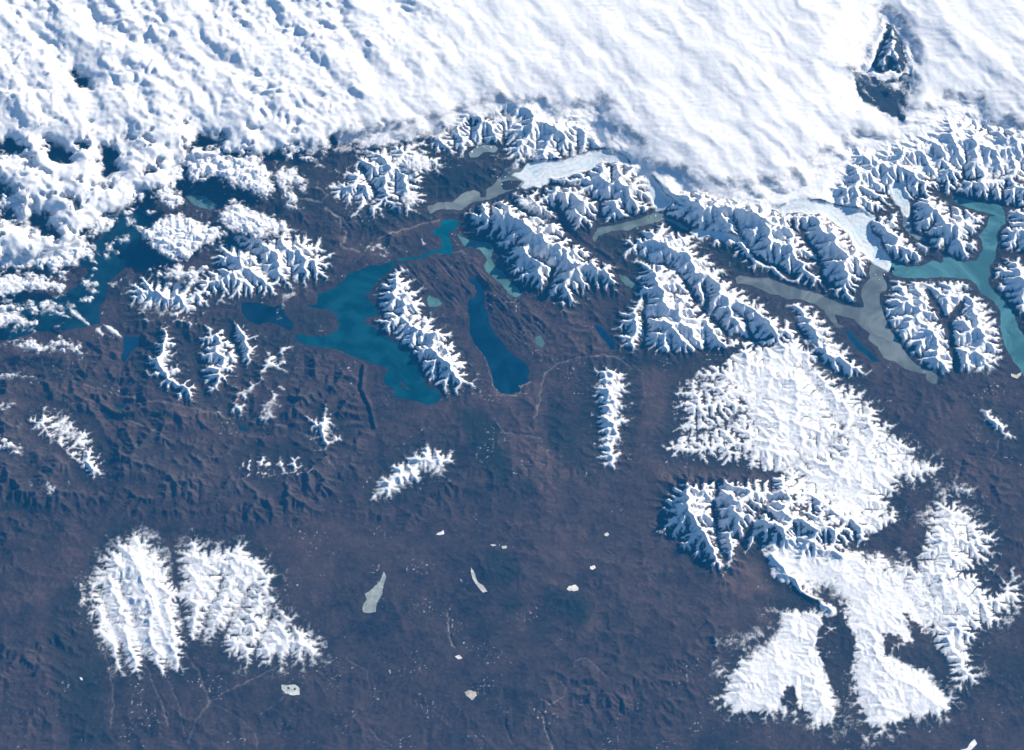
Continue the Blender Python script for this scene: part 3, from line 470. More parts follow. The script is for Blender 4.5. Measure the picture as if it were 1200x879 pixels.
    return S.astype(np.float32), col.astype(np.float32)
SNOW, COL = paint()
print('erosion', round(time.time() - T0, 1))
#==BLENDER
def node_mat(name):
    m = bpy.data.materials.new(name); m.use_nodes = True; nt = m.node_tree; nt.nodes.clear()
    return m, nt.nodes, nt.links
def N(nodes, t, **kw):
    n = nodes.new(t)
    for k, v in kw.items(): setattr(n, k, v)
    return n
def noise(nodes, links, scale, detail=6, rough=0.6, dist=0.0, vec=None, lac=2.0):
    n = N(nodes, 'ShaderNodeTexNoise'); n.inputs['Scale'].default_value = scale; n.inputs['Detail'].default_value = detail
    n.inputs['Roughness'].default_value = rough; n.inputs['Distortion'].default_value = dist; n.inputs['Lacunarity'].default_value = lac
    if vec is None:
        g = N(nodes, 'ShaderNodeNewGeometry'); vec = g.outputs['Position']
    links.new(vec, n.inputs['Vector']); return n.outputs['Fac']
def math_(nodes, links, op, a, b=None, c=None, clamp=False):
    n = N(nodes, 'ShaderNodeMath', operation=op, use_clamp=clamp)
    for i, x in enumerate((a, b, c)):
        if x is None: continue
        if isinstance(x, (int, float)): n.inputs[i].default_value = x
        else: links.new(x, n.inputs[i])
    return n.outputs[0]
def maprange(nodes, links, v, a, b, c=0.0, d=1.0, smooth=True):
    n = N(nodes, 'ShaderNodeMapRange'); n.interpolation_type = 'SMOOTHSTEP' if smooth else 'LINEAR'
    links.new(v, n.inputs['Value'])
    for k, x in zip(('From Min', 'From Max', 'To Min', 'To Max'), (a, b, c, d)): n.inputs[k].default_value = x
    return n.outputs['Result']
def mixc(nodes, links, f, a, b):
    n = N(nodes, 'ShaderNodeMix', data_type='RGBA')
    for i, x in ((0, f), (6, a), (7, b)):
        if isinstance(x, (int, float)): n.inputs[i].default_value = x
        elif isinstance(x, tuple): n.inputs[i].default_value = x + (1,) if len(x) == 3 else x
        else: links.new(x, n.inputs[i])
    return n.outputs[2]
def bump(nodes, links, h, strength, dist):
    b = N(nodes, 'ShaderNodeBump'); b.inputs['Strength'].default_value = strength; b.inputs['Distance'].default_value = dist
    links.new(h, b.inputs['Height']); return b.outputs['Normal']
def out(nodes, links, sh, vol=False):
    o = N(nodes, 'ShaderNodeOutputMaterial'); links.new(sh, o.inputs['Volume' if vol else 'Surface']); return o
# ---- ground: painted tints and a snow cover field, fine relief from noise
def terrain_material():
    m, n, l = node_mat('terrain')
    s = N(n, 'ShaderNodeAttribute', attribute_name='snow'); t = N(n, 'ShaderNodeAttribute', attribute_name='tint')
    f1 = noise(n, l, 1.6, 8, 0.68); f2 = noise(n, l, 6.0, 6, 0.75)
    sn = math_(n, l, 'ADD', s.outputs['Fac'], math_(n, l, 'MULTIPLY', math_(n, l, 'SUBTRACT', f1, 0.5), 2.6))
    sn = math_(n, l, 'ADD', sn, math_(n, l, 'MULTIPLY', math_(n, l, 'SUBTRACT', f2, 0.5), 2.7))
    fac = maprange(n, l, sn, -0.85, 1.35, 0, 1)
    v = maprange(n, l, f1, 0.3, 0.7, 0.72, 1.28, False); v2 = maprange(n, l, f2, 0.3, 0.7, 0.85, 1.15, False)
    vm = math_(n, l, 'MULTIPLY', v, v2)
    cc = N(n, 'ShaderNodeVectorMath', operation='SCALE'); l.new(t.outputs['Color'], cc.inputs[0]); l.new(vm, cc.inputs['Scale'])
    snowc = mixc(n, l, maprange(n, l, f1, 0.35, 0.65), (0.74, 0.75, 0.77), (0.86, 0.855, 0.85))
    col = mixc(n, l, fac, cc.outputs[0], snowc)
    p = N(n, 'ShaderNodeBsdfPrincipled'); l.new(col, p.inputs['Base Color']); p.inputs['Roughness'].default_value = 0.95
    p.inputs['Specular IOR Level'].default_value = 0.1
    l.new(bump(n, l, math_(n, l, 'ADD', f1, math_(n, l, 'MULTIPLY', f2, 0.4)), 0.7, 0.14), p.inputs['Normal']); out(n, l, p.outputs[0]); return m
def water_material(name, col):
    m, n, l = node_mat(name)
    f = noise(n, l, 0.13, 7, 0.64, 1.8); f2 = noise(n, l, 0.5, 4, 0.6, 0.4)
    c = mixc(n, l, maprange(n, l, f, 0.38, 0.66), tuple(x * 0.66 for x in col), tuple(min(1, x * 1.22 + 0.004) for x in col))
    p = N(n, 'ShaderNodeBsdfPrincipled'); l.new(c, p.inputs['Base Color']); p.inputs['Roughness'].default_value = 0.22
    p.inputs['IOR'].default_value = 1.33; p.inputs['Specular IOR Level'].default_value = 0.35
    l.new(bump(n, l, noise(n, l, 9.0, 4, 0.6), 0.12, 0.01), p.inputs['Normal']); out(n, l, p.outputs[0]); return m
def ice_material():
    m, n, l = node_mat('glacier_ice')
    t = N(n, 'ShaderNodeAttribute', attribute_name='tint'); f2 = noise(n, l, 4.0, 6, 0.7, 0.4)
    cc = N(n, 'ShaderNodeVectorMath', operation='SCALE'); l.new(t.outputs['Color'], cc.inputs[0]); l.new(maprange(n, l, f2, 0.3, 0.7, 0.78, 1.15, False), cc.inputs['Scale'])
    p = N(n, 'ShaderNodeBsdfPrincipled'); l.new(cc.outputs[0], p.inputs['Base Color']); p.inputs['Roughness'].default_value = 0.7
    l.new(bump(n, l, f2, 0.6, 0.08), p.inputs['Normal']); out(n, l, p.outputs[0]); return m
def cloud_material():
    m, n, l = node_mat('cloud_water')
    a = N(n, 'ShaderNodeAttribute', attribute_name='dens')
    f = noise(n, l, 1.1, 8, 0.66, 0.25); f2 = noise(n, l, 5.0, 4, 0.6)
    d = math_(n, l, 'ADD', a.outputs['Fac'], math_(n, l, 'MULTIPLY', math_(n, l, 'SUBTRACT', f, 0.5), 1.7))
    op = maprange(n, l, d, -0.05, 1.45)
    df = N(n, 'ShaderNodeBsdfDiffuse'); df.inputs['Color'].default_value = (0.93, 0.93, 0.94, 1)
    hb = math_(n, l, 'ADD', f, math_(n, l, 'MULTIPLY', f2, 0.35))
    l.new(bump(n, l, hb, 0.25, 0.20), df.inputs['Normal'])
    tl = N(n, 'ShaderNodeBsdfTranslucent'); tl.inputs['Color'].default_value = (0.93, 0.93, 0.94, 1)
    mx = N(n, 'ShaderNodeMixShader'); mx.inputs[0].default_value = 0.16; l.new(df.outputs[0], mx.inputs[1]); l.new(tl.outputs[0], mx.inputs[2])
    tr = N(n, 'ShaderNodeBsdfTransparent'); m2 = N(n, 'ShaderNodeMixShader'); l.new(op, m2.inputs[0]); l.new(tr.outputs[0], m2.inputs[1]); l.new(mx.outputs[0], m2.inputs[2])
    out(n, l, m2.outputs[0]); return m
M_TERRAIN, M_ICE, M_CLOUD = terrain_material(), ice_material(), cloud_material()
COLL = SC.collection
def props(o, label=None, cat=None, group=None, kind=None):
    for k, v in (('label', label), ('category', cat), ('group', group), ('kind', kind)):
        if v: o[k] = v
    return o
def mesh_np(name, co, quads, mat, attrs=None, normals=None, parent=None):
    me = bpy.data.meshes.new(name); nv = len(co); nf = len(quads); k = quads.shape[1]
    me.vertices.add(nv); me.vertices.foreach_set('co', np.ascontiguousarray(co, np.float32).ravel())
    me.loops.add(nf * k); me.loops.foreach_set('vertex_index', np.ascontiguousarray(quads, np.int32).ravel())
    me.polygons.add(nf); me.polygons.foreach_set('loop_start', np.arange(0, nf * k, k, dtype=np.int32))
    me.polygons.foreach_set('use_smooth', np.ones(nf, bool))
    me.update(calc_edges=True)
    for an, arr in (attrs or {}).items():
        if arr.ndim == 1:
            at = me.attributes.new(an, 'FLOAT', 'POINT'); at.data.foreach_set('value', np.ascontiguousarray(arr, np.float32))
        else:
            at = me.attributes.new(an, 'FLOAT_COLOR', 'POINT'); b = np.ones((len(arr), 4), np.float32); b[:, :3] = arr; at.data.foreach_set('color', b.ravel())
    if normals is not None: me.normals_split_custom_set_from_vertices(np.ascontiguousarray(normals, np.float32))
    me.materials.append(mat); o = bpy.data.objects.new(name, me); COLL.objects.link(o)
    if parent: o.parent = parent
    return o
def sub_grid(name, mask, XX, YY, ZZ, mat, attrs=None, nrm=None, parent=None, flip=False):
    """mesh of the grid faces where mask (ny-1, nx-1) is true"""
    ny, nx = XX.shape; fi = np.nonzero(mask.ravel())[0]; r, c = fi // (nx - 1), fi % (nx - 1)
    v = r * nx + c; q = np.stack([v, v + 1, v + nx + 1, v + nx], 1)
    if flip: q = q[:, ::-1]
    used = np.zeros(ny * nx, bool); used[q.ravel()] = True; remap = np.cumsum(used) - 1
    co = np.stack([XX.ravel()[used], YY.ravel()[used], ZZ.ravel()[used]], 1)
    at = {k: (a.reshape(ny * nx, -1)[used] if a.ndim == 3 else a.ravel()[used]) for k, a in (attrs or {}).items()}
    return mesh_np(name, co, remap[q], mat, at, None if nrm is None else nrm.reshape(-1, 3)[used], parent)
# ------------------------------------------------------------------ terrain objects
gy, gx = np.gradient(H1, DX); NR = np.stack([-gx, -gy, np.ones_like(H1)], -1); NR /= np.linalg.norm(NR, axis=-1, keepdims=True)
NR = NR.astype(np.float32)
RG = np.full(H1.shape, -1, np.int16); best = np.full(H1.shape, -6.0, np.float32)
for i, s in enumerate(MS):
    s1 = resize(s, H1.shape); w = s1 > best; RG[w] = i; best = np.maximum(best, s1)
icm = (resize(ICE, H1.shape) > 1) & (RG < 0); RG[icm] = 200
RG[LK > -0.6] = -1
RG[G1 > 0] = -1
for gi, g in enumerate(GLACIERS):
    s1 = resize(sdf(g[1], *project(*axes(MS[0].shape[1], MS[0].shape[0]), 0.35), 10), H1.shape); RG[(s1 > 0) & (LK < 0)] = 100 + gi
FR = RG[:-1, :-1]
AT = {'snow': SNOW, 'tint': COL}
def region(name, k, label, mat=M_TERRAIN):
    mk = FR == k
    if mk.any(): return props(sub_grid(name, mk, X1, Y1, H1, mat, AT, NR), label, None, None, 'structure')
region('ground', -1, 'brown and dark blue grey steppe and valley floors around the mountains')
region('icefield', 200, 'high smooth white icefield running under the cloud deck')
for i, m in enumerate(MASSIFS): region('mountain', i, m[0])
for i, g in enumerate(GLACIERS): region('glacier', 100 + i, g[0], M_ICE)
# beyond the detailed ground: the same steppe, coarser, so that the land goes on outside the frame
def outer():
    R = 330.0; xs = np.concatenate([np.linspace(-R, GX0, 24), np.linspace(GX0, GX1, 30)[1:-1], np.linspace(GX1, R, 24)])
    ys = np.concatenate([np.linspace(-R, GY0, 24), np.linspace(GY0, GY1, 30)[1:-1], np.linspace(GY1, R, 24)])
    X, Y = np.meshgrid(xs.astype(np.float32), ys.astype(np.float32))
    mk = ~((X[:-1, :-1] >= GX0 - .01) & (X[1:, 1:] <= GX1 + .01) & (Y[:-1, :-1] >= GY0 - .01) & (Y[1:, 1:] <= GY1 + .01))
    t = np.clip(0.5 + fbm(X / 30, Y / 30, 3, 7), 0, 1)[..., None]
    col = np.array([0.77, 0.70, 0.70]) * ((1 - t) * np.array([0.020, 0.021, 0.025]) + t * np.array([0.086, 0.065, 0.062])).astype(np.float32)
    props(sub_grid('plain', mk, X, Y, np.full(X.shape, 0.16, np.float32), M_TERRAIN, {'snow': np.full(X.shape, -3, np.float32), 'tint': col}), 'far steppe beyond the edges of the view', None, None, 'structure')
outer()
# ------------------------------------------------------------------ lakes
for i, (lab, poly, colr) in enumerate(LAKES):
    p = np.array(poly); gx_, gy_ = ground(p[:, 0], p[:, 1], LAKE_Z)
    xs = np.arange(gx_.min() - 1, gx_.max() + 1, 0.3, dtype=np.float32); ys = np.arange(gy_.min() - 1, gy_.max() + 1, 0.3, dtype=np.float32)
    X, Y = np.meshgrid(xs, ys); U, V = project(X, Y, LAKE_Z); s = sdf(poly, U, V, 20)
    mk = np.maximum.reduce([s[:-1, :-1], s[1:, :-1], s[:-1, 1:], s[1:, 1:]]) > -2.0
    o = sub_grid('lake', mk, X, Y, np.full(X.shape, LAKE_Z, np.float32), water_material('lake_water', tuple((0.98 if colr[0] > 0.05 else 0.70) * q for q in colr)))
    props(o, lab, None, None, 'structure')
for (lab, poly, colr), pz in zip(PONDS, PZ):
    p = np.array(poly); gx_, gy_ = ground(p[:, 0], p[:, 1], POND_Z)
    X, Y = np.meshgrid(np.arange(gx_.min() - 1, gx_.max() + 1, 0.07, dtype=np.float32), np.arange(gy_.min() - 1, gy_.max() + 1, 0.07, dtype=np.float32))
    U, V = project(X, Y, POND_Z); s = sdf(poly, U + fbm(X, Y, 3, 501), V + fbm(X, Y, 3, 502), 20)
    if 'islets' in lab:
        for q in ((338.0, 806.8), (345.5, 808.0)): s = np.minimum(s, np.hypot(U - q[0], V - q[1]) - 1.1)
    mk = np.minimum.reduce([s[:-1, :-1], s[1:, :-1], s[:-1, 1:], s[1:, 1:]]) > 0
    t = (0.5 + 0.9 * fbm(X / 1.6, Y / 1.6, 3, 503))[..., None]; c = np.clip(np.array(colr) * (0.75 + 0.45 * t), 0, .9).astype(np.float32)
    if mk.any(): props(sub_grid('salt_lake', mk, X, Y, np.full(X.shape, pz + 0.05, np.float32), M_TERRAIN, {'snow': np.full(X.shape, -9, np.float32), 'tint': c}), lab, None, None, 'structure')
# floating ice near the glacier fronts
def berg(u, v, r, seed):
    rg = np.random.default_rng(seed); x0, y0 = ground(u, v, LAKE_Z); n = 7; a = np.sort(rg.uniform(0, 2 * math.pi, n)); rr = r * rg.uniform(0.55, 1.2, n)
    bt = [(rr[i] * math.cos(a[i]), rr[i] * math.sin(a[i]), -0.02) for i in range(n)]; tp = [(0.7 * p[0], 0.7 * p[1], 0.03 + 0.05 * rg.uniform()) for p in bt]
    me = bpy.data.meshes.new('iceberg'); me.from_pydata(bt + tp + [(0, 0, 0.10)], [], [(i, (i + 1) % n, n + (i + 1) % n, n + i) for i in range(n)] + [(n + i, n + (i + 1) % n, 2 * n) for i in range(n)] + [tuple(range(n))[::-1]])
    ca = me.attributes.new('tint', 'FLOAT_COLOR', 'POINT'); ca.data.foreach_set('color', [0.72, 0.77, 0.80, 1] * len(me.vertices)); me.materials.append(M_ICE)
    o = bpy.data.objects.new('iceberg', me); COLL.objects.link(o); o.location = (x0, y0, LAKE_Z); return o
for (grp, lab, pts) in (('ice floes on the milky grey lake', 'small white ice floe adrift at the front of the long pale glacier', [(592,208,.2),(588,216,.13),(596,203,.16),(583,211,.1),(607,221,.12),(599,214,.09)]),
                        ('ice floes on the small icy grey lake', 'white ice floe on the small icy grey lake by the cloud edge', [(553,178,.22),(559,173,.16),(567,172,.12),(575,173,.2),(580,172,.14)]),
                        ('ice floes at the head of the side lake', 'white ice floe crowding the head of the small grey side lake', [(1062,254,.3),(1064,262,.26),(1062,269,.16),(1066,277,.1)]),
                        ('ice floes before the wide glacier', 'small white ice floe in front of the wide blue white glacier', [(1036,322,.14),(1030,328,.12),(1046,318,.1),(1026,322,.1)]),
                        ('ice floes before the small blue glacier', 'small white ice floe where the small blue glacier meets the olive grey lake', [(768,253,.14),(762,255,.12),(775,257,.1)])):
    for k, (u, v, r) in enumerate(pts): props(berg(u, v, r * 1.5, k + int(u)), lab, 'ice floe', grp)
print('terrain', round(time.time() - T0, 1))
# ------------------------------------------------------------------ clouds
def cloud(name, label, polys, z, T, w=9.0, edge=4.0, g=0.16, amp=1.0, scale=2.2, group=None, cat='cloud', holes=(), stretch=1.0, seed=0, warp=5.0, relief=0.6, thin=0.0, shape=None):
    P = np.concatenate([np.array(p, float) for p in polys]); bx, by = ground(P[:, 0], P[:, 1], z)
    m = 2.5; xs = np.arange(bx.min() - m, bx.max() + m, g, dtype=np.float32); ys = np.arange(by.min() - m, by.max() + m, g, dtype=np.float32)
    X, Y = np.meshgrid(xs, ys)
    a = math.radians(-38); sx = (X * math.cos(a) + Y * math.sin(a)) / stretch; sy = -X * math.sin(a) + Y * math.cos(a)
    U, V = project(X, Y, z); jx = fbm(sx / scale, sy / scale, 6, 300 + seed, 0.66); jy = fbm(sx / scale, sy / scale, 6, 340 + seed, 0.66)
    U = U + warp * jx; V = V + warp * jy
    s = np.maximum.reduce([sdf(p, U, V, 30, -30) for p in polys])
    for hp in holes: s = np.minimum(s, -sdf(hp, U, V, 62, -60) + 1)
    b = 0; t = 0; A = 1.0
    for i in range(5):
        f = 2.0 ** i / (scale * 1.6); b = b + A * np.abs(perlin(sx * f + 5.1 * i, sy * f + 3.3 * i, 380 + seed + i)); t += A; A *= 0.52
    b = b / t * 2.6
    dens = np.clip(s / edge, -2, 2.5) + amp * (b - 0.75) - thin
    th = T * (1 - np.exp(-np.maximum(s + 1, 0) / w)) * ((1 - relief * 0.6) + relief * b)
    if shape is not None: th, dens = shape(X, Y, U, V, sx, sy, s, b, th, dens)
    if shape is None: th = np.maximum(th, 0)
    dens = dens.astype(np.float32)
    mk = np.maximum.reduce([dens[:-1, :-1], dens[1:, :-1], dens[:-1, 1:], dens[1:, 1:]]) > -0.75
    mk &= np.maximum.reduce([s[:-1, :-1], s[1:, :-1], s[:-1, 1:], s[1:, 1:]]) > -6
    if not mk.any(): return None
    o = sub_grid(name, mk, X, Y, (z + th).astype(np.float32), M_CLOUD, {'dens': dens})
    # underside, coarser and nearly flat
    k = 3; Xb, Yb, sb, db = X[::k, ::k], Y[::k, ::k], th[::k, ::k], dens[::k, ::k]
    mb = np.minimum.reduce([db[:-1, :-1], db[1:, :-1], db[:-1, 1:], db[1:, 1:]]) > 0.5; mb &= np.minimum.reduce([sb[:-1, :-1], sb[1:, :-1], sb[:-1, 1:], sb[1:, 1:]]) > (0.25 if shape is not None else 0.05)
    mb &= np.roll(mb, 1, 0) | np.roll(mb, 1, 1)
    if shape is None and mb.any():
        lb = np.where(mb, np.arange(1, mb.size + 1).reshape(mb.shape), 0)
        for _ in range(400):
            p = np.pad(lb, 1); q = np.where(mb, np.maximum.reduce([lb, p[2:, 1:-1], p[:-2, 1:-1], p[1:-1, 2:], p[1:-1, :-2]]), 0)
            if np.array_equal(q, lb): break
            lb = q
        v_, n_ = np.unique(lb[lb > 0], return_counts=True); mb = lb == v_[n_.argmax()]
    if mb.sum() > 6:
        u = sub_grid('underside', mb, Xb, Yb, (z - 0.12 * sb - 0.02).astype(np.float32), M_CLOUD, {'dens': db}, parent=o, flip=True)
    return props(o, label, cat, group)
DECK = [(-170,-130),(1370,-130),(1370,165),(1290,160),(1200,155),(1165,135),(1140,115),(1110,118),(1085,135),(1050,150),(1010,162),(975,180),(950,200),(915,215),(870,222),(820,215),(790,200),(760,190),(735,165),(700,140),(660,132),(625,120),(590,118),(560,126),(520,140),(480,150),(440,168),(410,168),(385,182),(350,178),(315,184),(290,190),(250,190),(215,196),(200,205),(195,225),(160,225),(165,240),(120,258),(95,285),(60,300),(0,310),(-170,310)]
DECK = [(x, y + (12 if x > 440 and y > 0 else 0)) for x, y in DECK]
HOLES = [[(1022,68),(1041,26),(1062,64),(1058,82),(1042,84),(1020,78)], [(1008,92),(1036,98),(1056,90),(1052,130),(1044,126),(1020,112)], [(88,86),(100,96),(106,102),(90,98)], [(-5,166),(14,172),(10,184),(-10,182)], [(56,168),(80,180),(82,192),(66,188)], [(-20,205),(10,216),(12,236),(-10,240)], [(120,172),(132,172),(136,200),(124,210)], [(-30,235),(20,245),(20,262),(-20,262)], [(40,248),(60,252),(55,266),(40,262)], [(232,160),(262,164),(250,176),(232,172)],
 [(688,132),(698,130),(702,152),(694,156)]]
def deck_shape(X, Y, U, V, sx, sy, s, b, th, dens):
    left = 1 - sst(U + 0.5 * V, 380, 640)                       # lumpy on the left, smooth and streaked on the right
    wx = 1.5 * fbm(X / 6, Y / 6, 3, 410); wy = 1.5 * fbm(X / 6, Y / 6, 3, 411)
    a = math.radians(-55); rx = (X * math.cos(a) + Y * math.sin(a)) + wx * 2; ry = (-X * math.sin(a) + Y * math.cos(a)) + wy
    big = np.abs(perlin(rx / 11, ry / 4.6, 402)) * 1.5; mid = np.abs(perlin(X / 2.8 + wx, Y / 2.8 + wy, 406)) * 1.5; sml = np.abs(perlin(X / 1.1, Y / 1.1, 407)) + 0.5 * np.abs(perlin(X / .5, Y / .5, 408))
    broad = fbm(rx / 22, ry / 9, 3, 403); smear = fbm(rx / 16, ry / 3.4, 5, 404, 0.5) * (0.3 + 1.2 * sst(fbm(X / 14, Y / 14, 2, 414), -0.2, 0.35)); rip = fbm(X / 3, Y / .55, 2, 409)
    ramp = 1 - np.exp(-np.maximum(s + 1, 0) / 14)
    where = sst(fbm(X / 10, Y / 10, 2, 413), -0.3, 0.4)
    sm = fbm(rx / 13, ry / 5.0, 3, 420, 0.45); puff = 0.5 * mid + 0.5 * b
    rr = np.sqrt(np.clip(s / 60, 0, 1)); R_ = 1 - left
    t = left * ramp * (1.2 + 0.80 * sm + 0.10 * (big - 0.4) + 0.42 * (puff - 0.5) * (0.4 + 0.9 * where) + 0.10 * sml) + R_ * (-0.80 + 1.3 * rr + (0.45 * broad + 0.16 * smear + 0.18 * sm + 0.05 * rip * where + 0.035 * sml) * (0.3 + 0.7 * ramp))
    cirr = fbm(X / 7, Y / 4.5, 4, 405)
    d = np.clip(s / (5 + 22 * (1 - left)), -2, 2.2) + 0.9 * left * (mid + 0.5 * b - 0.75) + 0.5 * (1 - left) * (b - 0.7) + 0.7 * cirr
    d = d + (1 - left) * 2.6 * fbm(rx / 7, ry / 3.2, 6, 421, 0.62) * (1 - sst(s, 14, 60))
    low = sst(V, 80, 190) * left
    d = d + 1.2 * sst(s, 14, 40) * (1 - low)
    brk = fbm(X / 3.6, Y / 3.6, 6, 412, 0.66)
    d = d - left * 1.5 * sst(-sm, 0.12, 0.62) * (0.7 + 0.6 * where)
    d = d - low * 1.9 * sst(brk, 0.02, 0.32) * (1 - 0.3 * sst(s, 40, 90))
    t = t * (1 - left * 0.65 * (1 - sst(d, 0, 1.4)))
    return t * 1.25, d
cloud('cloud_deck', 'vast white cloud deck across the top, lumpy on its left and streaky on its right', [DECK], 2.1, 1.0, g=0.27, scale=2.6, cat='cloud deck', holes=HOLES, stretch=1.05, seed=3, warp=6, shape=deck_shape)
